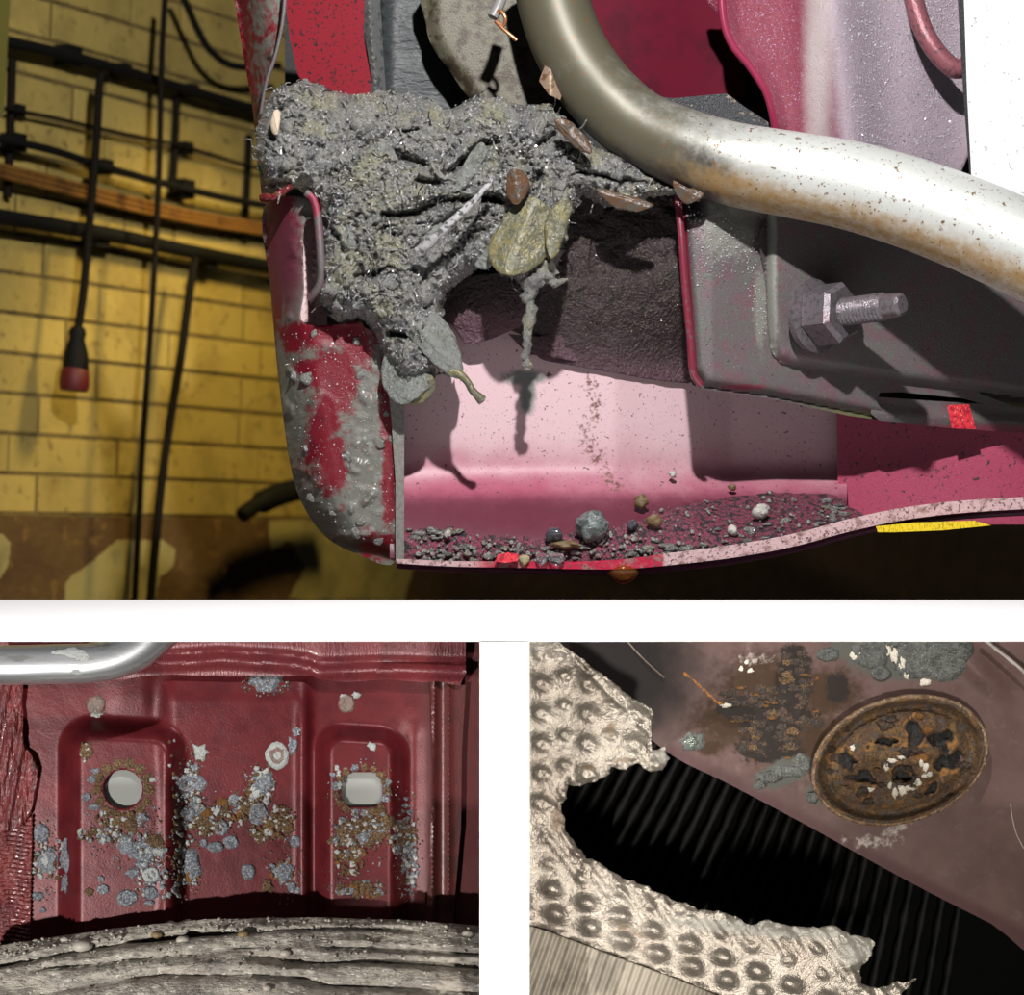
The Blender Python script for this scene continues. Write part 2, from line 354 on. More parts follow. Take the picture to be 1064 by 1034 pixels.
for r in range(20):
    s = -.42+(.13 if r % 2 else 0)+(.055 if r % 3 == 1 else 0); k = 0
    while s < .98:
        L = .25 if not (k % 4 == 2 and r % 2) else .125
        key = (L, rnd.randrange(3))
        p = WO+U*s+VV*(r*course+gap*.8)
        if key not in proto:
            d = .0012+.001*key[1]; bv, bf = brickmesh(L-gap, course-gap, d)
            o = obj('brick', bv+p, bf, brick_m, wall, smooth=False)
            me = o.data
            o.data.transform(__import__('mathutils').Matrix.Translation(Vector(-(p-ORG[wall.name])))); o.location = p-ORG[wall.name]
            proto[key] = o
        else:
            o = proto[key].copy(); col.objects.link(o); o.location = p-ORG[wall.name]
        s += L; k += 1
plac = lambda off0: (lambda X, Y, y: onwall(X, Y, off0+.0)+NN*np.asarray(y)[:, None])
for i, poly in enumerate([[(68, 606), (75, 598), (90, 590), (105, 575), (122, 561), (140, 562), (168, 560), (182, 572), (180, 588), (166, 600), (160, 630), (66, 630)],
                          [(-10, 552), (4, 555), (12, 564), (8, 585), (2, 600), (-10, 610)],
                          [(280, 540), (330, 540), (350, 560), (380, 575), (430, 590), (420, 625), (300, 622), (318, 590), (300, 560), (282, 575)]]):
    sheet('plaster_patch', poly, .0, patch_m, lower, step=6, thick=.003, jag=3, seed=i, place=plac(.0135))
def wallrun(name, pts, r, m, label, cat, off=.03, group=None, n=6, parts=None):
    P = cr(pts, n); W = onwall(P[:, 0], P[:, 1], off)
    return tube(name, W, r, m, seg=10, label=label, cat=cat, group=group)
g = 'pipes running along the brick wall'
def clampbox(px, py, s, off, parent):
    p = onwall(np.array(px), np.array(py), .0); V, F = boxmesh(p-U*s*.5-VV*s*.7+NN*.0, U*s, VV*s*1.0, NN*off*.7); obj('clamp', V, F, iron_m, parent, smooth=False)
def conduit(name, pts, r, m, label, off, cl=()):
    P = cr(pts, 5); W = onwall(P[:, 0], P[:, 1], off)
    t = thing(name, W[0], label, 'pipe', g); tube('pipe_run', W, r, m, t, seg=10)
    for c in cl: clampbox(c[0], c[1], c[2], off+r*1.1, t)
    return t
conduit('conduit', [(2, 42), (60, 55), (130, 74), (200, 95), (280, 118), (340, 134)], .0085, iron_m, 'uppermost black conduit across the cream brick wall', .035, [(62, 55, .03), (116, 72, .022), (187, 92, .02)])
conduit('conduit', [(-8, 143), (50, 155), (110, 174), (180, 193), (240, 207), (300, 218)], .006, iron_m, 'middle black conduit just above the orange pipes', .04, [(4, 145, .026), (96, 171, .022), (180, 193, .03)])
conduit('conduit', [(-8, 224), (60, 235), (130, 247), (200, 262), (280, 277), (330, 285)], .0115, iron_m, 'lowest thick black conduit below the orange pipes', .035, [(90, 243, .03), (204, 266, .03)])
conduit('conduit', [(-5, 111), (50, 121), (120, 137), (190, 152), (260, 173), (320, 188)], .0028, cable_m, 'thin brown conduit between two black ones', .025, [(12, 113, .018), (187, 152, .02)])
for k, dy in enumerate((-5.5, 0, 5.5)):
    conduit('copper_pipe', [(-6, 176+dy), (60, 192+dy), (120, 208+dy), (200, 226+dy*.9), (285, 240+dy*.8), (330, 248+dy*.8)], .0042, rustpipe_m,
            ['topmost', 'middle', 'lowest'][k]+' of three orange brown pipes side by side', .03, [])
for px, lab in ((11, 'brown vertical riser at far left of brick wall'), (182, 'brown vertical riser between conduits right of the hanging cable'), (257, 'thin brown riser close to red car wing')):
    y0, y1 = (60, 205) if px < 100 else ((100, 205) if px < 200 else (140, 250))
    wallrun('riser_pipe', [(px+2, y0), (px, (y0+y1)/2), (px-3, y1)], .006, cable_m, lab, 'pipe', .014)
wallrun('hanging_cable', [(172, -10), (168, 60), (165, 180), (158, 320), (149, 450), (143, 560), (139, 640)], .0048, cable_m, 'long straight dark cable left of its thicker neighbour', 'cable', .10)
wallrun('hanging_cable', [(203, 268), (196, 310), (188, 370), (178, 430), (168, 500), (161, 570), (155, 640)], .0068, cable_m, 'thick dark cable hanging from the lowest conduit', 'cable', .07)
wallrun('looped_cable', [(186, -12), (196, 10), (206, 32), (218, 52), (236, 66), (256, 70), (290, 68)], .0058, iron_m, 'black cable sagging in a curve at top of wall', 'cable', .08)
t = thing('hanging_socket', onwall(np.array(80.), np.array(404.), .09), 'black hanging connector with red base on a cable', 'socket')
P = cr([(106, 76), (103, 92), (100, 150), (94, 220), (87, 300), (81, 342)], 6); tube('cable', onwall(P[:, 0], P[:, 1], .07), .0062, cable_m, t, seg=8)
P = np.array([(81, 340), (80.5, 346), (80, 352), (79, 368), (78.5, 384), (78, 386)]); tube('socket_body', onwall(P[:, 0], P[:, 1], .07), [.010, .013, .011, .018, .0195, .017], iron_m, t, seg=14)
red_sock = mat('red_socket', rgb(92, 16, 18), .6)
P = np.array([(78.5, 383), (78, 386), (77, 400), (76.5, 406)]); tube('red_base', onwall(P[:, 0], P[:, 1], .07), [.018, .021, .0225, .020], red_sock, t, seg=14)
P = onwall(np.array([7., 4., -3.]), np.array([-15., 60., 125.]), .12); V, F = merge([boxmesh(P[2]-U*.066, U*.045, P[0]-P[2]+VV*.1, NN*.03)])
obj('olive_post', V, F, olivepost_m, label='olive painted post at top left corner of brick wall', cat='post', smooth=False)
wallrun('rubber_hose', [(250, 536), (268, 524), (290, 514), (318, 507), (350, 505)], [.006]+[.013]*6+[.019]*18, iron_m, 'black rubber hose end poking out behind car corner', 'hose', .10)

# ------------------------------------------------------------------ the car: rear wing corner seen from below
car = thing('car', at(560, 585, .15), 'rusty red car wing corner opened up under the wheel arch', 'car')
def skin_depth(X, Y):
    left = np.interp(Y, [-20, 0, 110, 200, 290, 400, 490, 530, 558, 582], [243, 247, 262, 272, 280, 290, 303, 318, 338, 400])
    e = np.clip(1-(X-left)/46, 0, 1); b = np.clip((Y-545)/40, 0, 1)
    m = np.clip(1-red_mask(X, Y)*1.2, 0, 1)
    return .125+.055*e**2+.02*b*b-.004*m*fbm(X*.12, Y*.12, 3)-.006*m*ss(.55, .75, fbm(X*.07, Y*.07, 9))
def red_mask(X, Y):
    r = blob(X, Y, [(345, 346, 46, 14), (372, 360, 14, 20), (352, 395, 16, 34, 12), (340, 385, 16, 20), (336, 440, 13, 44, 12), (345, 480, 12, 28), (403, 425, 8, 44), (404, 500, 6, 50), (318, 383, 9, 9), (306, 350, 12, 14), (395, 566, 16, 12),
                     (290, 230, 12, 46), (286, 300, 8, 40), (258, 30, 8, 50), (290, 20, 8, 20)])
    return r
mudm = lambda X, Y: np.clip(1-red_mask(X, Y)*1.25, 0, 1)*.85+.25*(fbm(X*.06, Y*.06, 5)-.5)
sheet('outer_skin', cr([(412, 583), (370, 575), (340, 559), (318, 531), (303, 490), (290, 400), (281, 300), (274, 215), (320, 205), (326, 225), (316, 236), (316, 300), (318, 337), (386, 334), (402, 352), (416, 410), (417, 500)], 5, True).tolist(),
      skin_depth, skin_m, car, step=3, thick=.008, attrs={'mud': mudm, 'pale': lambda X, Y: blob(X, Y, [(298, 270, 22, 60)])*.8}, sharp=None)
sheet('upper_skin', [(240, -20), (300, -20), (296, 0), (288, 50), (276, 90), (270, 118), (292, 130), (300, 200), (272, 206), (262, 110)], skin_depth, skin_m, car, step=3,
      attrs={'mud': lambda X, Y: .35+.5*fbm(X*.05, Y*.05, 5)-.5*blob(X, Y, [(252, 40, 7, 70), (258, 100, 6, 30)]), 'pale': lambda X, Y: X*0}, sharp=None)
tube('seam_edge', pxpath([(297, -15, .105), (294, 20, .105), (287, 55, .108), (277, 85, .112), (271, 118, .118)]), .0022, bracket_m, car, seg=8)
tube('torn_edge', pxpath([(272, 206, .11), (285, 205, .10), (296, 198, .10), (303, 192, .10)]), [.0045]*19, mat('torn_red_edge', rgb(104, 26, 38), .3, var=[(300, .5, .66, rgb(120, 90, 60))]), car, seg=8, bumpy=.3)
slot_m = mat('pale_slot_edge', rgb(226, 196, 196), .4, var=[(300, .6, .66, rgb(110, 70, 74)), (80, .55, .7, rgb(170, 110, 120))])
sheet('slot_wall', [(306, 216), (336, 214), (338, 262), (340, 340), (312, 340)], lambda X, Y: .150+.02*ss(318, 326, X), slot_m, car, step=5)
tube('slot_bead', pxpath([(318, 200, .10), (326, 208, .10), (330, 225, .10), (333, 260, .098), (334, 290, .10), (328, 303, .104), (322, 310, .11)]), .0048, bracket_m, car, seg=10,
     attrs={'red': lambda X, Y: blob(X, Y, [(326, 212, 8, 14)])})
sheet('return_flange', [(403, 400), (412, 405), (420, 412), (420, 500), (420, 584), (411, 584), (411, 500), (407, 440)], lambda X, Y: .115+.0*X, bracket_m, car, step=4, thick=.012, attrs={'mud': lambda X, Y: .55+0*X})
def back_top(X): return np.interp(X, [420, 520, 640, 715, 760, 870], [.185, .20, .215, .255, .28, .285])
def back_depth(X, Y): return back_top(X)-(back_top(X)-.125)*ss(478, 582, Y)
pink_m2 = mat('flash_pale_red', rgb(216, 184, 190), .45, 0, post=for_speck, attr=[('red', rgb(172, 82, 108), .4, 60, .25, None, .45), ('deep', rgb(104, 46, 62), .38, 60, .3, None, .35),  # pale-to-red gradient: faded primer with flash brightness put into the colour
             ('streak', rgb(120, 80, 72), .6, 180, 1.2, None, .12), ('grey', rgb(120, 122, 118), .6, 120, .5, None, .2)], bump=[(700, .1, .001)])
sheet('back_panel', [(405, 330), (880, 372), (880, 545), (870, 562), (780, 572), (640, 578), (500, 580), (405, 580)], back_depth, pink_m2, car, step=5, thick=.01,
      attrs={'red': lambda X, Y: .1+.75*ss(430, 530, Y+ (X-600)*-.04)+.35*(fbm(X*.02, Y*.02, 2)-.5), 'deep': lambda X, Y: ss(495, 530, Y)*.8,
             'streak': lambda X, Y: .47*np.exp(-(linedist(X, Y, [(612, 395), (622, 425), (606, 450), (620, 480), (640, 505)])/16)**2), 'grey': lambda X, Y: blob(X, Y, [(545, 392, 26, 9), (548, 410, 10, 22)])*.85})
sheet('ledge', [(420, 552), (470, 548), (500, 556), (560, 560), (640, 548), (720, 522), (800, 512), (868, 514), (900, 538), (860, 556), (800, 574), (700, 590), (600, 592), (420, 588)],
      lambda X, Y: back_depth(X, Y)-.002-.004*fbm(X*.1, Y*.1, 4)-.005*ss(.45, .7, fbm(X*.05, Y*.07, 6)), ledge_m, car, step=3.2, thick=.01, jag=3, sharp=None)
RIM = cr([(412, 584), (470, 587), (540, 588), (600, 589), (650, 588), (700, 583), (750, 577), (800, 569), (840, 560), (880, 549), (930, 538), (980, 531), (1030, 527), (1090, 524)], 6)
rw = np.interp(RIM[:, 0], [412, 600, 690, 760, 1064], [2.5, 4, 6.5, 7, 6.5])
up = np.stack([RIM[:, 0], RIM[:, 1]-rw*1.35], -1); lo = np.stack([RIM[:, 0], RIM[:, 1]+rw*.6], -1)
sheet('lower_rim', up.tolist()+lo[::-1].tolist(), lambda X, Y: .098+.0*X, rim_m, car, step=3, thick=.014, attrs={'red': lambda X, Y: ss(700, 680, X)*ss(430, 600, X)*.9+.2*ss(600, 520, X)})
V, F = tubemesh(at(RIM[:, 0], RIM[:, 1]+rw*.9+1.5, .110), .0035, 8); obj('rim_fold', V, F, mat('dark_rim_fold', rgb(70, 22, 48), .4), car)
sheet('end_panel', [(868, 380), (1090, 400), (1090, 545), (1000, 545), (930, 548), (872, 556), (870, 470)], lambda X, Y: .262-.02*ss(868, 1064, X)+.0*Y, specks_m, car, step=6, thick=.012)
# lower flange strip with red tape
sheet('flange_strip', [(905, 412), (960, 416), (1090, 424), (1090, 451), (1000, 446), (915, 438), (905, 430)], lambda X, Y: .180+.00030*(X-905)+.004*ss(0, 10, np.abs(Y-(430+(X-905)*.06))), bracket_m, car, step=5, thick=.012, attrs={'red': lambda X, Y: .55*ss(430, 445, Y)+.0*X, 'mud': lambda X, Y: .3+0*X})
sheet('red_tape', [(984, 421), (1007, 420), (1014, 446), (989, 445)], lambda X, Y: .1765+.00030*(X-905), redglow_m, car, step=5, thick=.002)
sheet('gap_shade_strip', [(900, 392), (1090, 396), (1090, 436), (900, 424)], .236, black_m, car, step=14, thick=.006)  # black strip added as the shade in the gap under the plate
# bracket
def br_depth(X, Y):
    e = linedist(X, Y, [(706, 205), (712, 290), (719, 385), (730, 402), (800, 412), (915, 434)])
    return .122+.00034*np.maximum(0, X-740)+.016*np.clip(1-e/12, 0, 1)**2-.004*fbm(X*.08, Y*.08, 4)*blob(X, Y, [(770, 240, 40, 40)])+.03*ss(740, 715, X)*ss(230, 205, Y)
bracket = sheet('bracket_plate', cr([(703, 202), (709, 290), (717, 385), (728, 403), (800, 414), (912, 436), (914, 408), (1000, 414), (1090, 420), (1090, 240), (1000, 190), (900, 170), (780, 190), (720, 196)], 3, True).tolist(),
                br_depth, bracket_m, car, step=2.8, thick=.012, attrs={'red': lambda X, Y: np.clip(1-linedist(X, Y, [(707, 205), (713, 290), (720, 386)])/9, 0, 1)*1.1+.6*blob(X, Y, [(775, 402, 40, 5)]),
                'mud': lambda X, Y: blob(X, Y, [(760, 235, 42, 46, 30), (790, 320, 10, 60)])*.7+.0*X, 'olive': lambda X, Y: .55*ss(395, 412, Y-(X-730)*.12)})
tube('bracket_edge', pxpath([(704, 203, .124), (708, 245, .118), (712, 300, .117), (717, 350, .117), (720, 386, .118), (728, 400, .122)]), .0042, mat('red_rolled_edge', rgb(122, 40, 58), .35, var=[(260, .55, .66, rgb(100, 84, 86))], coat=.5), car, seg=10)
sheet('raised_plate', cr([(797, 225), (796, 300), (799, 352), (806, 372), (824, 380), (900, 392), (1000, 404), (1090, 416), (1090, 235), (900, 190)], 4, True).tolist(),
      lambda X, Y: .106+.00034*np.maximum(0, X-740)+.014*np.clip(1-linedist(X, Y, [(796, 225), (795, 300), (798, 352), (807, 374), (824, 381), (900, 393), (1000, 405), (1090, 417)])/13, 0, 1)**2, bracket_m, car, step=2.8, thick=.012,
      attrs={'mud': lambda X, Y: .75*np.exp(-((X-802)/8)**2), 'red': lambda X, Y: .35*blob(X, Y, [(820, 270, 20, 30)]), 'olive': lambda X, Y: .6*ss(378, 392, Y-(X-824)*.13)})
# inner panels along the top
sheet('shade_backdrop', [(296, -40), (1090, -40), (1090, 440), (880, 440), (740, 400), (420, 360), (296, 330)], .42, black_m, car, step=30, thick=.01)  # added black sheet that keeps the gaps between car parts dark
sheet('red_inner_panel', cr([(303, -20), (372, -20), (378, 40), (385, 80), (384, 98), (372, 106), (340, 100), (312, 82), (306, 60), (300, 30)], 3, True).tolist(), lambda X, Y: .215-.0002*(X-300), redpanel_m, car, step=6)
flange2_m = mat('grey_flange', rgb(104, 106, 104), .4, .2, var=[(120, .5, .65, rgb(74, 78, 80))], bump=[(500, .5, .002)])
sheet('upright_flange', [(372, -20), (394, -20), (398, 50), (402, 110), (384, 112), (386, 80), (378, 30)], lambda X, Y: .20+.0*X+.012*np.abs((X-(383+Y*.08))/10), flange2_m, car, step=4)
sheet('rear_red_panel', [(600, -20), (760, -20), (762, 40), (776, 92), (770, 108), (700, 112), (640, 112)], lambda X, Y: .33-.03*ss(760, 640, X), plum_m, car, step=8)
sheet('gusset_plate', [(680, 100), (700, 102), (755, 97), (775, 112), (806, 132), (800, 165), (700, 160), (670, 130)], .24, mat('gritty_black_gusset', rgb(44, 46, 50), .4, var=[(120, .6, .66, rgb(150, 130, 110)), (400, .6, .66, rgb(120, 124, 130))], bump=[(400, .6, .003)]), car, step=6, thick=.006)
def side_depth(X, Y):
    return .235-.05*np.exp(-((X-(868+Y*.10))/34)**2)-.015*np.clip(1-linedist(X, Y, [(750, -15), (757, 40), (778, 68), (797, 95), (806, 130)])/14, 0, 1)+.02*ss(940, 1000, X)
sheet('side_panel', cr([(748, -20), (752, 25), (760, 48), (778, 70), (795, 96), (803, 128), (806, 175), (994, 190), (988, -20)], 4, True).tolist(), side_depth, sparkle_m, car, step=5,
      attrs={'grit': lambda X, Y: ss(825, 880, X-Y*.12)*.95, 'pale': lambda X, Y: blob(X, Y, [(850, 60, 16, 160)])*.75}, sharp=None)  # pale band paints the highlight along the ridge
sp_edge = mat('glossy_plum_edge', rgb(150, 46, 76), .22, 0, var=[(200, .5, .66, rgb(150, 50, 84))], coat=.6)
tube('side_panel_edge', pxpath([(749, -15, .205), (752, 22, .205), (761, 47, .205), (778, 68, .205), (795, 94, .205), (803, 120, .21), (807, 145, .22)]), .0045, sp_edge, car, seg=10)
tube('drain_tube', pxpath([(946, -15, .19), (955, 20, .19), (966, 44, .188), (980, 62, .188), (994, 72, .19), (1006, 66, .20)]), [.011]*31, mat('plum_tube', rgb(150, 92, 100), .28, .2, var=[(200, .5, .65, rgb(100, 72, 80))], bump=[(600, .3, .002)]), car, seg=14)
# pipe
PP = [(566, -40, .15), (577, 8, .148), (590, 45, .145), (608, 76, .14), (632, 105, .132), (664, 132, .125), (708, 153, .112), (760, 170, .096), (820, 181, .080), (880, 192, .064), (940, 209, .046), (1000, 231, .028), (1060, 257, .010), (1110, 280, -.005)]
P3 = pxpath(PP, 7); pipe = thing('filler_pipe', P3[-1], 'bent silver steel pipe with rust stains crossing the wing', 'pipe')
lowline = [(600, 118), (650, 160), (700, 190), (760, 205), (820, 222), (880, 236), (950, 258), (1010, 278), (1070, 305)]
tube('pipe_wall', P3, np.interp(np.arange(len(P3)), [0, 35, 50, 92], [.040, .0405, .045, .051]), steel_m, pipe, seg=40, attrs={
    'olive': lambda X, Y: 1.0*ss(900, 640, X)*(.8+.2*ss(50, 10, linedist(X, Y, lowline)))+.15*ss(100, 30, Y), 'rust': lambda X, Y: .72*ss(34, 4, linedist(X, Y, [(690, 175), (760, 195), (820, 214), (880, 226), (950, 250), (1010, 270), (1070, 295)]))*ss(640, 760, X),
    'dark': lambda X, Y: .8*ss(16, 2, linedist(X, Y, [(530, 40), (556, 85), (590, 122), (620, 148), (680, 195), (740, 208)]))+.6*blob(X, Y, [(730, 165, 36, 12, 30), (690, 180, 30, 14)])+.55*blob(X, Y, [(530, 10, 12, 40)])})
wt = mat('pipe_tab', rgb(150, 128, 108), .4, .3, var=[(120, .5, .62, rgb(104, 76, 56))])
sheet('pipe_tab', [(566, 68), (576, 74), (586, 92), (582, 104), (570, 98), (560, 84)], lambda X, Y: .118+.0005*np.abs(X-572), wt, pipe, step=4, thick=.005)
# black plastic, olive strap, wire, white plate
sheet('plastic_sheet', [(392, -20), (600, -20), (600, 130), (392, 125)], lambda X, Y: .30+.006*fbm(X*.02, Y*.06, 4)-.01*np.exp(-((X-398)/5)**2), blackplastic_m, None, step=8, label='rumpled black plastic sheet behind the mud and olive strap', cat='plastic sheet')
st = thing('strap_plate', at(500, 110, .24), 'olive grey metal strap plate stained brown behind the pipe', 'plate')
sheet('plate', cr([(443, -25), (443, 25), (449, 48), (466, 72), (490, 104), (520, 118), (580, 118), (590, 60), (560, -25)], 4, True).tolist(), lambda X, Y: .235+.012*np.clip(1-linedist(X, Y, [(443, -25), (443, 25), (449, 48), (466, 72), (490, 104)])/14, 0, 1)**2, olive_m, st, step=5, thick=.006)
w = thing('wire_end', at(515, 30, .13), 'copper coloured wire end curling beside the top of the pipe', 'wire')
tube('wire_sleeve', pxpath([(524, -12, .13), (519, 4, .125), (512, 18, .122)]), .0062, mat('grey_sleeve', rgb(130, 128, 126), .4), w, seg=10)
tube('wire_strand', pxpath([(513, 18, .122), (519, 11, .118), (525, 18, .116), (523, 26, .118), (515, 22, .12), (525, 32, .116), (537, 42, .114)]), .0022, copper_m, w, seg=8)
wp = thing('tank_shield', at(1040, 210, .2), 'blown out white plate with added black shade strip at top right', 'plate')
sheet('plate', [(1001, -20), (1090, -20), (1090, 260), (1040, 225), (1010, 195), (1005, 100)], lambda X, Y: .16+.0*X, whiteplate_m, wp, step=8)
sheet('edge', [(994, -20), (1002, -20), (1006, 100), (1012, 190), (1008, 190), (1001, 100)], .163, black_m, wp, step=4, thick=.03)  # black strip stands in for the shaded gap beside the plate
# liner
def led(x, y): return float(back_depth(np.float64(x), np.float64(y)))-.005
def liner_depth(X, Y):
    t = ss(290, 385, Y); return (.190-.02*ss(640, 470, X))*(1-t)+(back_top(X)-.004)*t-(1-.6*t)*(.014*fbm(X*.05, Y*.07, 8, 4)+.006*fbm(X*.2, Y*.25, 2, 2))
ln = thing('arch_liner', at(590, 390, .22), 'dirt caked dark plum liner hanging below the mud', 'liner')
sheet('liner_face', cr([(450, 290), (470, 265), (560, 195), (640, 190), (712, 195), (716, 300), (722, 388), (700, 397), (640, 388), (590, 379), (560, 372), (548, 352), (520, 340), (470, 330)], 4, True).tolist(), liner_depth, liner_m, ln, step=3.5, thick=.006,
      attrs={'mauve': lambda X, Y: .55*ss(330, 385, Y-(X-560)*.10)+.35*blob(X, Y, [(600, 205, 14, 20)])}, sharp=None)
sheet('liner_flap', cr([(452, 300), (470, 290), (500, 285), (545, 285), (555, 310), (550, 332), (530, 344), (505, 354), (484, 358), (472, 340), (458, 328)], 4, True).tolist(), lambda X, Y: .165+.012*ss(320, 358, Y)-.008*np.cos((X-500)/30.)-.004*fbm(X*.06, Y*.2, 3), liner_m, ln, step=3.5, thick=.004,
      attrs={'mauve': lambda X, Y: .35+.45*ss(300, 345, Y)-.2*fbm(X*.1, Y*.1, 4)}, sharp=None)
sheet('liner_flap', [(528, 347), (560, 350), (640, 330), (720, 350), (722, 391), (690, 388), (640, 382), (590, 374), (548, 368)], lambda X, Y: .185+.0004*(X-560)-.002*fbm(X*.06, Y*.1, 5), liner_m, ln, step=5, thick=.004, attrs={'mauve': lambda X, Y: .45+.3*ss(350, 380, Y)})
# bolt
bt = thing('stud_bolt', at(850, 345, .12), 'grimy threaded stud and hex nut on the bracket', 'bolt')
A0, A1 = at(835, 330, .143), at(938, 316, .045); ax = (A1-A0)/np.linalg.norm(A1-A0)
def ring(o, ax, r, n, rot=0):
    u = np.cross(ax, [0, 0, 1.]); u /= np.linalg.norm(u); w_ = np.cross(ax, u); return [o+r*(math.cos(rot+2*math.pi*k/n)*u+math.sin(rot+2*math.pi*k/n)*w_) for k in range(n)]
def prism(name, prof, n, m, parent, rot=0):      # [(distance along the stud axis, radius)]
    V = []; 
    for d, r in prof: V += ring(A0+ax*d, ax, r, n, rot)
    k = len(prof); F = [[i*n+j, i*n+(j+1) % n, (i+1)*n+(j+1) % n, (i+1)*n+j] for i in range(k-1) for j in range(n)]+[list(range(n))[::-1], [(k-1)*n+j for j in range(n)]]
    return obj(name, V, F, m, parent, sharp=30)
Lb = np.linalg.norm(A1-A0)
prism('washer', [(.008, .030), (.010, .040), (.018, .041), (.021, .034)], 28, bolt_m, bt)
prism('nut', [(.020, .031), (.022, .034), (.052, .034), (.057, .029)], 6, bolt_m, bt, .4)
prof = [(.055, .013)]; d = .058
while d < Lb-.022: prof += [(d, .0155), (d+.0026, .0125)]; d += .0052
prism('thread', prof, 18, bolt_m, bt); prism('stud_tip', [(Lb-.024, .012), (Lb-.022, .0135), (Lb-.003, .0125), (Lb, .009)], 18, bolt_m, bt)
ys = thing('yellow_strip', at(960, 550, .16), 'bright yellow strip tucked under the pale lower rim', 'strip')
sheet('strip', [(910, 547), (950, 543), (1012, 541), (1030, 546), (980, 551), (930, 553), (912, 553)], .085, yellow_m, ys, step=4)

# ------------------------------------------------------------------ mud
MUDP = [(263, 160), (270, 118), (280, 98), (292, 88), (318, 82), (340, 92), (372, 98), (400, 94), (432, 98), (462, 111), (480, 108), (500, 98), (524, 102), (545, 110), (570, 108), (592, 130), (616, 152), (648, 160), (690, 186), (728, 196), (742, 202), (716, 212),
        (700, 204), (676, 206), (655, 218), (628, 216), (606, 204), (592, 226), (586, 262), (574, 296), (556, 282), (552, 300), (520, 286), (508, 270), (480, 292), (464, 306), (460, 330), (468, 345), (476, 364), (482, 384), (470, 392), (455, 388), (440, 396), (428, 400), (412, 398), (398, 372), (388, 344),
        (372, 330), (350, 336), (336, 318), (330, 300), (334, 260), (328, 215), (316, 200), (300, 196), (276, 192)]
CR = [([(400, 224), (430, 222), (458, 208)], 4, .02), ([(470, 178), (500, 150), (514, 148)], 4, .022), ([(412, 160), (430, 168), (440, 170)], 5, .02), ([(436, 258), (470, 225), (500, 206), (520, 208)], 5, .02), ([(466, 208), (510, 208), (522, 212)], 4, .02),
      ([(370, 286), (388, 286), (402, 278)], 3, .015), ([(434, 188), (455, 190)], 3, .02), ([(405, 347), (430, 350), (445, 366)], 3, .02), ([(540, 212), (556, 196), (560, 182)], 5, .02), ([(462, 318), (476, 312)], 4, .03), ([(600, 178), (640, 186), (680, 192)], 3, .015), ([(560, 150), (575, 140)], 4, .02), ([(330, 225), (350, 245), (360, 270)], 3, .012)]
MB = np.array(dens(MUDP, 4))
def mud_depth(X, Y):
    e = np.full(len(X), 1e9)
    for b in MB: e = np.minimum(e, (X-b[0])**2+(Y-b[1])**2)
    e = np.sqrt(e); lowr = ss(190, 250, Y)
    wx = X+14*(fbm(X*.03, Y*.03, 11)-.5)*2; wy = Y+14*(fbm(X*.03+9, Y*.03, 12)-.5)*2
    big = fbm(wx*.022, wy*.022*(1-.45*lowr), 21, 3)
    lump = 1-np.abs(2*fbm(wx*.05*(1+.5*lowr), wy*.05*(1-.5*lowr), 31, 3)-1)
    mid = 1-np.abs(2*fbm(wx*.11, wy*.11*(1-.4*lowr), 41, 3)-1)
    fine = fbm(X*.33, Y*.33, 51, 2); grain = vn(X*.6, Y*.6, 61)
    h = .030*big+.018*lump*(.4+.6*lowr)+.013*mid+.008*fine+.0045*grain
    h *= (1-np.exp(-e/9))
    for pts, wdt, dp in CR: h -= dp*np.exp(-(linedist(X, Y, pts)/wdt)**2)
    return .132-h-.012*ss(620, 400, X)*ss(80, 200, Y)
sheet('mud', MUDP, mud_depth, mud_m, None, step=2.1, thick=.03, jag=5, seed=4, sharp=None, label='wet grey mud packed with leaves and roots in the arch', cat='mud', kind='stuff')
def mud_at(px, py, lift=0): return float(mud_depth(np.array([px, px+.1]), np.array([py, py]))[0])-lift
fib = []
for k in range(420):
    while True:
        x, y = rnd.uniform(265, 720), rnd.uniform(88, 390)
        if pip(MUDP, np.array([x]), np.array([y]))[0]: break
    a = rnd.uniform(0, 6.3); L = rnd.uniform(6, 24); P = []
    for i in range(4):
        t_ = i/3; P.append((x+math.cos(a)*L*t_, y+math.sin(a)*L*t_, mud_at(x+math.cos(a)*L*t_, y+math.sin(a)*L*t_, rnd.uniform(.0, .006)))); a += rnd.uniform(-.5, .5)
    fib.append(tubemesh(pxpath(P, 3), rnd.uniform(.0004, .0010), 4))
V, F = merge(fib); obj('root_fibres', V, F, mat('root_hair', rgb(150, 148, 144), .25, var=[(60, .44, .56, rgb(58, 56, 52))], spec=1.), None, label='fine grey root hairs matted over the wet mud', cat='roots', kind='stuff')
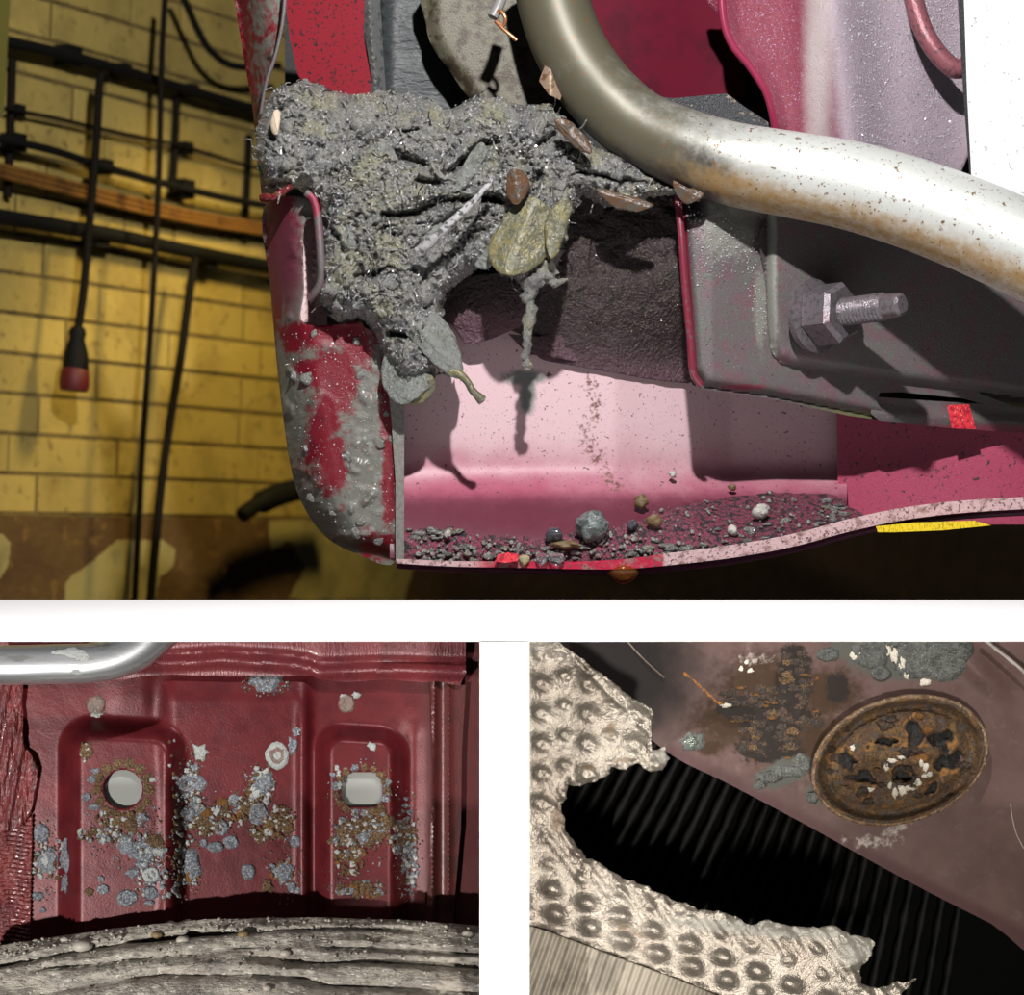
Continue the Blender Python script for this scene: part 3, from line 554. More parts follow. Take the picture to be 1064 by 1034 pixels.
def grains(name, m, n, sampler, depth, r0, r1, seed, **kw):
    q = random.Random(seed); L = []; V0, F0 = ico(1); Vo = V0[:12]
    b = [[0, 2, 1], [0, 1, 3], [0, 3, 2], [1, 2, 3]]; oc = np.array([(1, 0, 0), (-1, 0, 0), (0, 1, 0), (0, -1, 0), (0, 0, 1), (0, 0, -1)], float)
    of = [[0, 2, 4], [2, 1, 4], [1, 3, 4], [3, 0, 4], [2, 0, 5], [1, 2, 5], [3, 1, 5], [0, 3, 5]]
    XY = np.array([sampler(q) for _ in range(n)]); yy = depth(XY[:, 0], XY[:, 1])
    for (x, y), d in zip(XY, yy):
        A = np.array([[q.gauss(0, 1) for _ in range(3)] for _ in range(3)]); Q, _r = np.linalg.qr(A)
        if np.linalg.det(Q) < 0: Q[:, 0] *= -1
        r = q.uniform(r0, r1)*.001; L.append((at(x, y, d)+(oc*np.array([q.uniform(.7, 1.3), q.uniform(.6, 1.1), q.uniform(.5, .9)])*r)@Q.T, of))
    V, F = merge(L); return obj(name, V, F, m, kw.pop('parent', None), smooth=False, kind='stuff', **kw)
def inpoly(poly, q):
    P = np.array(poly); a, b = P.min(0), P.max(0)
    while True:
        x, y = q.uniform(a[0], b[0]), q.uniform(a[1], b[1])
        if pip(poly, np.array([x]), np.array([y]))[0]: return x, y
grain_m = mat('wet_glint_grain', rgb(214, 212, 220), .1, var=[(300, .45, .6, rgb(140, 140, 136))], spec=1., coat=1)  # grains stand in for glints, their brightness is put into the colour
grains('mud_grains', grain_m, 4600, lambda q: inpoly(MUDP, q), lambda X, Y: mud_depth(X, Y)-.0006, .5, 1.5, 2, label='glistening wet grains all over the grey mud', cat='grit')
grains('side_panel_grit', grain_m, 1500, lambda q: inpoly([(868, -12), (992, -12), (1000, 150), (985, 172), (895, 150), (880, 80)], q), lambda X, Y: side_depth(X, Y)-.0006, .6, 1.6, 3, parent=car)
grains('skin_grit', grain_m, 420, lambda q: inpoly([(292, 345), (386, 340), (410, 420), (410, 570), (345, 558), (318, 520)], q), lambda X, Y: skin_depth(X, Y)-.0004, .4, 1.2, 4, parent=car)
grains('bracket_grit', grain_m, 420, lambda q: inpoly([(712, 212), (790, 240), (800, 340), (790, 360), (770, 280), (720, 300)], q), lambda X, Y: br_depth(X, Y)-.0008, .4, 1.3, 6, parent=car)
grains('liner_grit', mat('liner_grain', rgb(120, 112, 96), .2, spec=1.), 900, lambda q: inpoly([(585, 215), (704, 205), (714, 300), (716, 350), (600, 340), (566, 290)], q), lambda X, Y: liner_depth(X, Y)-.0008, .4, 1.2, 7, parent=ln)
def leaf(poly, y, m, label, tilt=(0, 0), curl=.0004, group='leaves caught in the mud'):
    P = cr(poly, 4, True).tolist(); c = np.mean(poly, 0)
    a = np.array(poly[0], float)-np.array(poly[len(poly)//2], float); a /= np.hypot(*a)
    f = lambda X, Y: y+(.008 if m is leafg_m else .002)+tilt[0]*(X-c[0])+tilt[1]*(Y-c[1])+curl*np.abs((X-c[0])*a[1]-(Y-c[1])*a[0])-.004*fbm(X*.08, Y*.08, 5)
    t = thing('leaf', at(c[0], c[1], y), label, 'leaf', group)
    sheet('blade', P, f, m, t, step=3, thick=.0025, jag=1.5, sharp=None)
    q = np.array(poly[0], float)*.9+c*.1; e = np.array(poly[len(poly)//2], float)*.85+c*.15
    L = np.linspace(q, e, 6); tube('midrib', at(L[:, 0], L[:, 1], f(L[:, 0], L[:, 1])-.0002), .0007, m, t, seg=6)
leaf([(548, 204), (532, 216), (512, 246), (508, 266), (520, 284), (545, 284), (566, 268), (576, 240), (568, 214)], .062, leafy_m, 'broad yellowish leaf hanging at the middle of the mud', (0, -.0002))
leaf([(586, 204), (570, 222), (566, 245), (572, 269), (580, 262), (590, 232), (594, 214)], .060, leafy_m, 'narrow pointed leaf hanging right of the broad yellowish one', (0, -.0001))
leaf([(530, 176), (526, 190), (528, 206), (538, 212), (550, 196), (546, 180)], .058, leafb_m, 'small brown curled leaf above the broad yellowish one')
leaf([(576, 124), (582, 138), (596, 152), (612, 160), (614, 152), (604, 136), (588, 124)], .066, leafb_m, 'brown leaf lying against the lower side of the pipe bend')
leaf([(420, 344), (402, 362), (396, 388), (404, 412), (420, 420), (440, 408), (452, 392), (450, 364), (438, 348)], .078, leafg_m, 'large grey leaf hanging lowest at left of mud', (0, -.0002))
leaf([(446, 388), (436, 396), (424, 408), (422, 418), (434, 421), (448, 412), (453, 398)], .088, leafy_m, 'small yellow leaf tip under the large grey leaf')
leaf([(412, 318), (418, 340), (436, 362), (458, 384), (478, 394), (480, 374), (470, 344), (448, 322)], .066, leafg_m, 'long grey leaf sloping down to the drip', (.0002, -.0002))
leaf([(430, 248), (448, 236), (480, 212), (500, 200), (496, 222), (476, 250), (452, 266), (436, 266)], .078, leafg_m, 'grey leaf tucked under the silvery twig')
leaf([(500, 148), (488, 160), (478, 178), (470, 198), (480, 196), (496, 178), (506, 160)], .068, leafg_m, 'upright grey leaf over the twig tip')
leaf([(352, 190), (346, 215), (352, 245), (366, 262), (376, 240), (372, 206), (362, 190)], .070, leafg_m, 'tall grey leaf pressed flat on left side of mud')
leaf([(620, 196), (640, 200), (668, 208), (680, 214), (660, 220), (636, 214)], .090, leafb_m, 'brown leaf strip at right edge over the liner')
leaf([(500, 238), (520, 222), (528, 240), (520, 262), (506, 280), (492, 272)], .078, leafg_m, 'grey leaf left of the broad yellowish one')
leaf([(700, 188), (716, 196), (742, 192), (730, 204), (714, 212), (704, 204)], .082, leafb_m, 'dark curled leaf where the pipe meets the bracket')
leaf([(393, 148), (388, 160), (390, 178), (400, 186), (412, 172), (408, 154)], .074, leafg_m, 'grey leaf lump on the upper middle of the mud')
leaf([(284, 116), (281, 128), (283, 139), (289, 138), (291, 122), (289, 114)], .075, mat('pale_chip', rgb(190, 172, 150), .5), 'pale wooden chip stuck at upper left of mud')
tw = thing('twig', at(440, 262, .06), 'silvery twig lying diagonally across the mud', 'twig')
tube('twig_stem', pxpath([(436, 262, .050), (452, 246, .040), (470, 230, .036), (488, 212, .036), (504, 196, .038), (512, 184, .046)]), np.linspace(.0058, .0026, 31), twig_m, tw, seg=9, bumpy=.25)
tube('side_shoot', pxpath([(470, 231, .038), (480, 224, .034), (496, 208, .032)]), .0019, twig_m, tw, seg=6)
dr = thing('root_strand', at(548, 384, .1), 'grey muddy root hanging down in front of the liner', 'root')
tube('root', pxpath([(572, 276, .085), (560, 288, .08), (550, 300, .082), (550, 325, .086), (548, 350, .09), (547, 372, .094), (548, 384, .096)]), np.interp(np.arange(37), [0, 10, 30, 36], [.010, .0085, .0048, .0058]), mud_m, dr, seg=12, bumpy=.5)
tube('root_fork', pxpath([(566, 288, .085), (576, 294, .082), (590, 290, .084)]), np.linspace(.006, .002, 13), mud_m, dr, seg=8, bumpy=.4)
dp = thing('leaf_drip', at(495, 418, .08), 'brown leaf stalk with wet rounded tip below the mud', 'leaf stalk')
tube('stalk', pxpath([(466, 386, .078), (476, 388, .075), (485, 396, .074), (491, 406, .074), (497, 412, .075), (502, 417, .077)]), np.interp(np.arange(31), [0, 12, 22, 28, 30], [.006, .004, .0042, .0058, .003]), leafy_m, dp, seg=10)
clods = [(300, 130, 10), (330, 110, 9), (352, 122, 11), (380, 130, 12), (420, 128, 10), (450, 140, 11), (480, 132, 9), (380, 300, 10), (372, 316, 9), (406, 296, 9), (430, 290, 9), (402, 250, 12), (344, 300, 10), (560, 130, 9), (520, 122, 9), (640, 180, 9), (664, 190, 8), (600, 186, 8), (440, 310, 9), (300, 170, 9)]
V, F = merge([rockmesh(at(x, y, mud_at(x, y, -.002)), [r*.001, r*.0007, r*.0008], i, 3, .6) for i, (x, y, r) in enumerate(clods)])
obj('mud_clods', V, F, mud_m, None, sharp=None, label='rounded clods bulging out of the wet grey mud', cat='mud', kind='stuff')
# small mud lumps on the skin and grit on the ledge
rr = random.Random(3); L = []
for i in range(34):
    x, y = rr.uniform(290, 410), rr.uniform(340, 570)
    if not pip([(300, 340), (386, 340), (410, 420), (410, 575), (345, 560), (318, 520), (300, 430)], np.array([x]), np.array([y]))[0]: continue
    if red_mask(np.array([x]), np.array([y]))[0] > .5 and rr.random() < .75: continue
    r = rr.uniform(1.2, 4.2); L.append(rockmesh(at(x, y, float(skin_depth(np.array([x]), np.array([y]))[0])), [r*.0016, r*.0005, r*.0016], i, 2, .9))
V, F = merge(L); obj('splashed_mud', V, F, mud_m, car, sharp=None, kind='stuff')
L = []
for i in range(420):
    x = rr.uniform(425, 880); y = rr.uniform(0, 1); top = np.interp(x, [425, 560, 640, 720, 800, 880], [556, 556, 540, 520, 510, 516]); bot = np.interp(x, [425, 700, 800, 880], [584, 580, 566, 546])
    y = top+(bot-top)*y**.7; r = rr.choice([.8, 1, 1.2, 1.6, 2.2, 3]); L.append(rockmesh(at(x, y, .0+led(x, y)-.004), [r*.001]*3, i, 1, .4))
V, F = merge(L); obj('ledge_grit', V, F, stone_m, None, label='loose grey grit scattered along the dirty ledge', cat='grit', kind='stuff')
L = []
for i in range(120):
    z = rr.choice([(424, 478, 550, 560), (424, 560, 568, 583), (548, 610, 566, 584), (650, 740, 566, 580), (740, 860, 540, 566), (850, 884, 520, 540)]); x, y = rr.uniform(z[0], z[1]), rr.uniform(z[2], z[3]); r = rr.uniform(1.5, 5)
    L.append(rockmesh(at(x, y, led(x, y)-.003), [r*.0014, r*.0009, r*.0007], i, 2, .8))
V, F = merge(L); obj('ledge_dirt', V, F, mud_m, None, sharp=None, label='clumped dark dirt piled along the front of the ledge', cat='dirt', kind='stuff')
peb = [(615, 548, 15, 'large wet grey pebble resting on the ledge'), (576, 556, 8, 'small dark pebble left of the large wet one'), (667, 521, 7, 'brown pebble behind the large wet one'), (680, 541, 7, 'tan pebble right of the large wet one'), (657, 546, 5, 'dark round pebble between two tan ones'),
       (699, 493, 4, 'tiny white pebble on the shadow line of the back panel'), (791, 532, 8, 'pale pebble at right end of the ledge in shade'), (762, 551, 5, 'small grey pebble near the pale rim'), (760, 506, 4, 'tan speck pebble at the shaded ledge back'), (588, 566, 9, 'flat brown pebble under the large wet one'), (465, 555, 4, 'small white pebble on the left dirt ridge')]
pm = [stone_m, mat('dark_pebble', rgb(70, 70, 78), .2, spec=.9), mat('brown_pebble', rgb(120, 100, 70), .4, bump=[(400, .5, .003)]), mat('pale_pebble', rgb(190, 186, 178), .4, bump=[(400, .5, .003)])]
for i, (x, y, r, lab) in enumerate(peb):
    V, F = rockmesh(at(x, y, led(x, y+r)-.008), [r*.0011*(1.6 if 'flat' in lab else 1), r*.0009, r*.001*(.45 if 'flat' in lab else 1.05)], i+20, 3, .55)
    m = pm[1] if 'dark' in lab else pm[2] if ('brown' in lab or 'tan' in lab) else pm[3] if ('white' in lab or 'pale' in lab) else mat('wet_pebble', rgb(112, 120, 118), .14, var=[(120, .45, .6, rgb(70, 76, 76))], bump=[(250, .6, .004)], spec=.9)
    obj('pebble', V, F, m, None, label=lab, cat='pebble', group='pebbles on the ledge')
def drop(x, y, rx, ry, yd, m, lab):
    V, F = ico(3); V = V.copy(); V[:, 2] = np.where(V[:, 2] > 0, V[:, 2]*.55, V[:, 2]); V[:, 0] *= np.where(V[:, 2] < 0, 1-.25*V[:, 2]**2, 1)
    obj('water_drop', at(x, y, yd)+V*np.array([rx, rx*.7, ry])*.001, F, m, None, sharp=None, label=lab, cat='drop', group='drops hanging from the rim')
drop(648, 592, 18, 16, .108, amber_m, 'amber drop hanging under the middle of the rim')
drop(563, 579, 7, 9, .092, clear_m, 'clear bright drop on the rim beside a yellowish one')
drop(578, 579, 9, 9, .092, clear_m, 'larger clear drop on the rim with dark core')
drop(545, 580, 6, 7, .094, mat('yellow_drop', (.95, .9, .55, 1), .1, trans=.7), 'pale yellowish drop on the rim left of clear ones')
sheet('red_glint_chip', [(518, 576), (528, 574), (539, 576), (538, 583), (524, 585), (514, 583)], .088, redglow_m, car, step=4, thick=.004)

# ------------------------------------------------------------------ lower left: blistered red inner arch over a tyre
red2_m = mat('red_brown_metal_paint', rgb(84, 25, 29), .36, .1, var=[(40, .4, .68, rgb(72, 20, 25)), (500, .69, .72, rgb(60, 24, 26)), (900, .71, .735, rgb(180, 150, 150))], coat=.0,
             attr=[('dull', rgb(80, 42, 42), .42, 30, .3, None, .35)], bump=[(420, .12, .002), (900, .06, .001)], spec=.18)
arch = thing('inner_arch', at(260, 960, .2), 'blistered dark red inner arch panel with two light holes', 'car panel')
def boxf(X, Y, x0, x1, y0, w, rad):
    cx, hw = (x0+x1)/2, (x1-x0)/2; qx = np.abs(X-cx)-hw+rad; qy = (y0+rad)-Y
    d = np.hypot(np.maximum(qx, 0), np.maximum(qy, 0))+np.minimum(np.maximum(qx, qy), 0)-rad
    return ss(w, -w, d)
def arch_h(X, Y):
    wob = 3*np.sin(Y*.02)
    h = 9*ss(160, 186, X+wob)*(1-ss(308, 330, X))*ss(690, 730, Y)
    h = h+3*ss(96, 130, X)*(1-ss(146, 170, X))*(1-ss(720, 760, Y))
    h = h+34*boxf(X, Y, 72, 183, 757+(X-130)*.05, 13, 26)+30*boxf(X, Y, 334, 415, 762+(X-370)*.06, 11, 22)
    h = h+7*np.exp(-((X-316)/6)**2)*ss(700, 760, Y)
    h = h-4*np.exp(-((X-430)/10)**2)*ss(740, 770, Y)
    return h+.3*(fbm(X*.05, Y*.05, 3, 4)-.5)*2
def arch_y(X, Y): return .225-.001*arch_h(np.asarray(X, float), np.asarray(Y, float))
holeA = [(128+20*math.cos(a), 820+20*math.sin(a)) for a in np.linspace(0, 2*math.pi, 40)[:-1]]
holeB = []
for a in np.linspace(0, 2*math.pi, 48)[:-1]:
    holeB.append((376+max(-21.5, min(21.5, 24*math.cos(a))), 820.5+max(-18, min(18, 22*math.sin(a)))))
sheet('panel', [(-20, 660), (525, 660), (525, 1010), (-20, 1010)], arch_y, red2_m, arch, step=2.6, thick=.004, holes=[holeA, holeB], attrs={'dull': lambda X, Y: .7*ss(420, 450, X)+.35*ss(880, 930, Y)}, sharp=None)
def ellp(cx, cy, r): return [(cx+r*math.cos(a), cy+r*math.sin(a)) for a in np.linspace(0, 2*math.pi, 33)[:-1]]
def offs(f, lift): return lambda X, Y: f(X, Y)-lift
def upper_y(X, Y):
    ln_ = np.interp(X, [100, 180, 230, 300, 322, 332, 400, 470], [684, 683, 680, 684, 688, 692, 690, 692])
    return .214-.007*np.exp(-((Y-ln_-7)/6)**2)+.005*np.exp(-((Y-ln_+3)/4)**2)-.003*ss(315, 335, X)
up_m = mat('red_brown_seam_paint', rgb(100, 36, 40), .36, .1, var=[(26, .4, .68, rgb(86, 30, 35)), (300, .55, .68, rgb(112, 54, 56))], coat=.1, stretch=(2.2, 1, .35), bump=[(220, .3, .003), (700, .12, .001)])
sheet('upper_overlap', [(-20, 655), (484, 655), (484, 700), (478, 712), (468, 711), (455, 708), (440, 709), (400, 706), (360, 709), (332, 706), (324, 702), (240, 703), (180, 701), (150, 702), (130, 706), (-20, 706)], upper_y, up_m, arch, step=3, thick=.006)
sheet('side_strip', [(447, 706), (484, 712), (480, 780), (479, 860), (472, 940), (470, 1000), (440, 1000), (446, 900), (450, 800)], lambda X, Y: .217-.004*np.exp(-((X-450-(Y-800)*-.01)/3)**2)-.003*np.exp(-((X-466)/3)**2)+.003*np.exp(-((X-459)/5)**2), mat('brown_side_strip', rgb(84, 38, 37), .38, .1, var=[(40, .45, .65, rgb(70, 38, 34))], bump=[(300, .2, .002)]), arch, step=3, thick=.006)
crum_m = mat('crumpled_red_sealer', rgb(112, 44, 43), .4, .1, var=[(40, .42, .62, rgb(84, 28, 30)), (200, .55, .68, rgb(62, 24, 25))], coat=.2, stretch=(2, 1, .5), bump=[(90, .8, .008), (400, .3, .002)])
sheet('crumpled_sealer', [(-20, 700), (24, 708), (24, 772), (34, 786), (40, 800), (37, 820), (32, 845), (24, 858), (8, 864), (-20, 866)], lambda X, Y: .223-.009*fbm((X+Y*.18)*.16, Y*.018, 5, 3)-.004*np.abs(np.sin((X+.22*Y)*.22)), crum_m, arch, step=2.5, thick=.01, sharp=None)
sheet('ribbed_sealer', [(-20, 856), (24, 856), (34, 846), (33, 900), (31, 1000), (-20, 1000)], lambda X, Y: .2215-.0022*np.sin(Y*1.35+2*np.sin(X*.15))-.002*fbm(X*.1, Y*.3, 3), crum_m, arch, step=1.7, thick=.008, sharp=None)
holeback_m = mat('pale_grey_plug', rgb(134, 135, 131), .9, spec=.1)
sheet('hole_plug', ellp(128, 820, 27), .1985, holeback_m, arch, step=8, thick=.004)
sheet('hole_plug', ellp(376, 820, 29), .2025, holeback_m, arch, step=8, thick=.004)
# corrosion pieces: each its own small raised mesh on the panel
zinc_m = mat('blue_grey_blister', rgb(112, 116, 122), .5, .1, var=[(260, .42, .56, rgb(78, 82, 90)), (460, .56, .63, rgb(166, 168, 170)), (120, .6, .68, rgb(92, 78, 62))], bump=[(500, .7, .003)], rand=.12)
rust_m = mat('brown_rust_scab', rgb(100, 74, 46), .75, 0, var=[(300, .45, .58, rgb(66, 46, 30)), (700, .54, .64, rgb(150, 124, 84))], bump=[(600, 1., .004)], rand=.15)
pale_m = mat('pale_oxide', rgb(160, 163, 160), .6, 0, var=[(500, .5, .62, rgb(140, 140, 134))], bump=[(600, .8, .003)], rand=.1)
orng_m = mat('orange_rust', rgb(128, 88, 36), .75, 0, var=[(500, .45, .6, rgb(116, 70, 26))], bump=[(700, 1., .004)])
CM = {'z': ('corrosion_blister', zinc_m), 'r': ('rust_scab', rust_m), 'w': ('pale_oxide_chip', pale_m), 'o': ('orange_rust_spot', orng_m), 'g': ('weld_spot', mat('dull_weld_spot', rgb(112, 96, 86), .6, .0, var=[(260, .45, .6, rgb(86, 74, 66)), (90, .5, .65, rgb(112, 72, 70))], bump=[(400, .5, .003)]))}
cr_rnd = random.Random(11); npatch = [0]
def patch(x, y, rx, ry, kind, yf, parent, lift=.0016, ringy=False, acc=None):
    n = 14 if acc is None else 9; s = cr_rnd.randrange(9999); prof = [(0, .5), (.34, .25 if ringy else .9), (.62, 1.), (.86, .55), (1., -.3)] if ringy else [(0, .8), (.4, .7+.6*cr_rnd.random()), (.75, .75), (1., -.3)]
    ph = cr_rnd.uniform(0, 6.3); V = []; H = []
    jag = [.62+.62*cr_rnd.random() for _ in range(n)] if not ringy else [.88+.2*cr_rnd.random() for _ in range(n)]
    for r, hh in prof:
        for k in range(n if r else 1):
            a = 2*math.pi*k/n+ph; q = r*(1+(jag[k]-1)*r); V.append((x+rx*q*math.cos(a), y+ry*q*math.sin(a))); H.append(hh*(.8+.5*cr_rnd.random()))
    V = np.array(V); F = [[0, 1+k, 1+(k+1) % n] for k in range(n)]
    for i in range(len(prof)-2):
        b, c = 1+i*n, 1+(i+1)*n; F += [[b+k, c+k, c+(k+1) % n, b+(k+1) % n] for k in range(n)]
    lift *= min(1.6, .5+max(rx, ry)/10)
    if acc is not None:
        acc.setdefault(kind, []).append((at(V[:, 0], V[:, 1], yf(V[:, 0], V[:, 1])-np.array(H)*lift), [f[::-1] for f in F])); return
    nm, m = CM[kind]; o = obj(nm, at(V[:, 0], V[:, 1], yf(V[:, 0], V[:, 1])-np.array(H)*lift), [f[::-1] for f in F], m, parent, sharp=None); npatch[0] += 1; return o
def inhole(x, y): return math.hypot(x-128, y-820) < 21 or (abs(x-376) < 23 and abs(y-820) < 20)
def cluster(cx, cy, rx, ry, n, kinds, rmin=2.5, rmax=7, rot=0):
    k = 0; tries = 0
    while k < n and tries < n*5:
        tries += 1; a, q = cr_rnd.uniform(0, 6.283), cr_rnd.random()**.6; dx, dy = rx*q*math.cos(a), ry*q*math.sin(a); x = cx+dx*math.cos(rot)-dy*math.sin(rot); y = cy+dx*math.sin(rot)+dy*math.cos(rot)
        r = cr_rnd.uniform(rmin, rmax)
        if inhole(x, y) or math.hypot(x-128, y-820) < 19+r*.6: continue
        kd = cr_rnd.choice(kinds); patch(x, y, r*cr_rnd.uniform(.8, 1.25), r*cr_rnd.uniform(.8, 1.25), kd, arch_y, arch, .0018, kd == 'z' and cr_rnd.random() < .5); k += 1
def P2(x, y, rx, ry, k, ring=False): patch(x, y, rx, ry, k, arch_y, arch, .002, ring)
for a in np.linspace(0, 6.28, 15): patch(128+27*math.cos(a), 821+28*math.sin(a), 6.5, 6.5, 'r', arch_y, arch, .0014)
for a in np.linspace(0, 6.28, 18): patch(376+27*math.cos(a), 821+24*math.sin(a), 4.8, 4.8, cr_rnd.choice('rrzr'), arch_y, arch, .0014)
for v in [(100, 733, 11, 12, 'g', True), (100, 742, 8, 4, 'w'), (276, 708, 20, 14, 'z'), (276, 707, 12, 8, 'r'), (360, 731, 10, 10, 'g', True), (357, 724, 5, 3, 'w'), (370, 722, 5, 4, 'w'), (208, 782, 10, 11, 'w'), (208, 783, 8.5, 9, 'r'), (288, 785, 14, 15, 'w', True), (288, 785, 11.5, 12.5, 'g', True), (304, 775, 7, 11, 'z'), (308, 761, 5, 6, 'z'),
          (89, 781, 9, 10, 'r'), (387, 776, 6, 6, 'w'), (199, 814, 17, 11, 'z', True), (207, 840, 8, 7, 'z', True), (197, 846, 11, 10, 'z'), (130, 876, 11, 12, 'z'), (148, 884, 18, 12, 'z', True), (160, 875, 13, 9, 'r'), (163, 885, 8, 6, 'w'), (43, 866, 9, 11, 'z', True), (48, 896, 12, 16, 'z'), (47, 893, 6, 11, 'w'), (52, 898, 7, 9, 'r'),
          (67, 890, 5, 20, 'z'), (67, 918, 5, 11, 'z'), (39, 932, 7, 6, 'z'), (45, 946, 4, 4, 'z'), (132, 933, 12, 10, 'z', True), (107, 924, 7, 6, 'z', True), (105, 913, 4, 4, 'z', True), (92, 927, 6, 5, 'r'), (157, 909, 10, 9, 'w', True), (157, 928, 8, 8, 'z', True), (155, 938, 6, 4, 'z'), (138, 908, 8, 6, 'z'), (149, 899, 8, 6, 'z'),
          (200, 900, 11, 20, 'z'), (198, 911, 6, 11, 'o'), (268, 845, 11, 14, 'z', True), (275, 815, 12, 15, 'z'), (258, 906, 8, 9, 'z', True), (294, 907, 14, 13, 'z'), (293, 903, 9, 8, 'o'), (303, 922, 5, 7, 'z', True), (278, 921, 7, 8, 'r'), (356, 852, 4, 4, 'z', True), (307, 874, 6, 7, 'z', True), (224, 880, 10, 6, 'z', True), (240, 875, 9, 8, 'z', True), (230, 860, 9, 9, 'z', True), (212, 876, 5, 5, 'z'), (212, 856, 9, 12, 'r'),
          (170, 932, 3, 3, 'z'), (176, 930, 4, 4, 'w'), (182, 926, 4, 5, 'w'), (95, 810, 5, 5, 'z'), (99, 801, 6, 4, 'z'), (90, 828, 6, 6, 'z'), (158, 810, 5, 4, 'w'), (98, 838, 6, 4, 'z'), (147, 850, 8, 8, 'z')]: P2(*v)
cluster(240, 842, 34, 12, 26, 'rrwrzo', 3, 7, -.45); cluster(271, 818, 13, 18, 16, 'wzrrw', 2.5, 6); cluster(280, 862, 20, 12, 16, 'rrrw', 3, 7); cluster(199, 830, 9, 38, 20, 'zzrw', 2.5, 6)
cluster(290, 848, 14, 10, 8, 'rrw', 2.5, 5); cluster(104, 867, 26, 6, 14, 'zrwr', 2.5, 5); cluster(128, 853, 20, 8, 10, 'rrr', 4, 8); cluster(383, 860, 30, 16, 32, 'rrrrz', 3, 7.5); cluster(362, 888, 16, 20, 22, 'rrrwz', 3, 7)
cluster(375, 924, 24, 8, 16, 'rrrz', 3, 6); cluster(418, 868, 14, 16, 16, 'rrrz', 3, 6); cluster(425, 895, 8, 28, 14, 'zzzr', 2.2, 4.5); cluster(422, 845, 8, 16, 8, 'zz', 2, 4); cluster(188, 905, 5, 30, 10, 'wrz', 2, 4); cluster(160, 905, 12, 16, 8, 'zwz', 2.5, 5)
cluster(300, 910, 12, 26, 5, 'zz', 2, 4); cluster(350, 868, 14, 8, 6, 'zzr', 2.5, 5); cluster(180, 800, 5, 40, 8, 'wr', 1.5, 3); cluster(55, 880, 16, 24, 8, 'zwz', 2.5, 5); cluster(352, 810, 7, 14, 5, 'zw', 2, 4); cluster(403, 812, 5, 14, 5, 'zz', 2, 4)
flk = [(199, 830, 16, 60), (240, 845, 45, 25), (270, 815, 18, 26), (140, 880, 50, 26), (160, 910, 22, 34), (383, 865, 44, 30), (365, 900, 34, 36), (424, 880, 16, 60), (50, 895, 22, 46), (295, 900, 22, 40), (128, 850, 42, 22), (376, 822, 40, 34), (276, 712, 26, 12), (195, 905, 16, 36)]
def fleck(q):
    while True:
        c = q.choice(flk); a, k = q.uniform(0, 6.283), q.random()**.5; x, y = c[0]+c[2]*k*math.cos(a), c[1]+c[3]*k*math.sin(a)
        if not inhole(x, y) and y < 946: return x, y
grains('oxide_flecks', zinc_m, 420, fleck, lambda X, Y: arch_y(X, Y)-.0003, .7, 2.4, 21, parent=arch)
grains('rust_flecks', rust_m, 900, fleck, lambda X, Y: arch_y(X, Y)-.0003, .7, 2.3, 22, parent=arch)
grains('pale_flecks', pale_m, 260, fleck, lambda X, Y: arch_y(X, Y)-.0004, .6, 1.6, 23, parent=arch)
ACC = {}
crust = [(240, 845, 40, 14, -28, 110, 'rrrwwzo'), (271, 818, 14, 20, 0, 60, 'wwzrr'), (282, 862, 20, 12, 0, 60, 'rrwo'), (199, 835, 11, 44, 0, 90, 'zzwrr'), (383, 862, 34, 18, 0, 150, 'rrrrzw'), (362, 890, 17, 22, 0, 80, 'rrrwo'), (376, 925, 26, 9, 0, 60, 'rrro'), (420, 872, 14, 22, 0, 70, 'rrzw'),
         (426, 900, 8, 30, 0, 50, 'zzw'), (128, 851, 30, 10, 0, 60, 'rrrw'), (108, 868, 30, 7, 0, 60, 'zrrw'), (150, 882, 26, 14, 25, 80, 'zzwr'), (157, 912, 16, 22, 0, 60, 'zzw'), (50, 892, 18, 26, 0, 70, 'zwr'), (184, 880, 4, 60, 0, 60, 'wrk'), (198, 905, 9, 18, 0, 30, 'zwo'), (292, 905, 14, 12, 0, 40, 'oorz'), (293, 848, 14, 10, 0, 40, 'rrw'), (212, 856, 10, 14, 0, 40, 'rrw'), (89, 781, 8, 10, 0, 24, 'rw')]
for cx, cy, rx, ry, ro, n_, kinds in crust:
    ro = math.radians(ro)
    for i in range(n_):
        a, q = cr_rnd.uniform(0, 6.283), cr_rnd.random()**.6; dx, dy = rx*q*math.cos(a), ry*q*math.sin(a); x = cx+dx*math.cos(ro)-dy*math.sin(ro); y = cy+dx*math.sin(ro)+dy*math.cos(ro)
        if inhole(x, y): continue
        r = cr_rnd.uniform(1., 3.4); patch(x, y, r*cr_rnd.uniform(.7, 1.3), r*cr_rnd.uniform(.7, 1.3), cr_rnd.choice(kinds.replace('k', 'r')), arch_y, arch, .003, acc=ACC)
for k_, L_ in ACC.items():
    V, F = merge(L_); obj({'z': 'zinc_crust', 'r': 'rust_crust', 'w': 'pale_crust', 'o': 'orange_crust'}[k_], V, F, CM[k_][1], arch, sharp=None, kind='stuff')
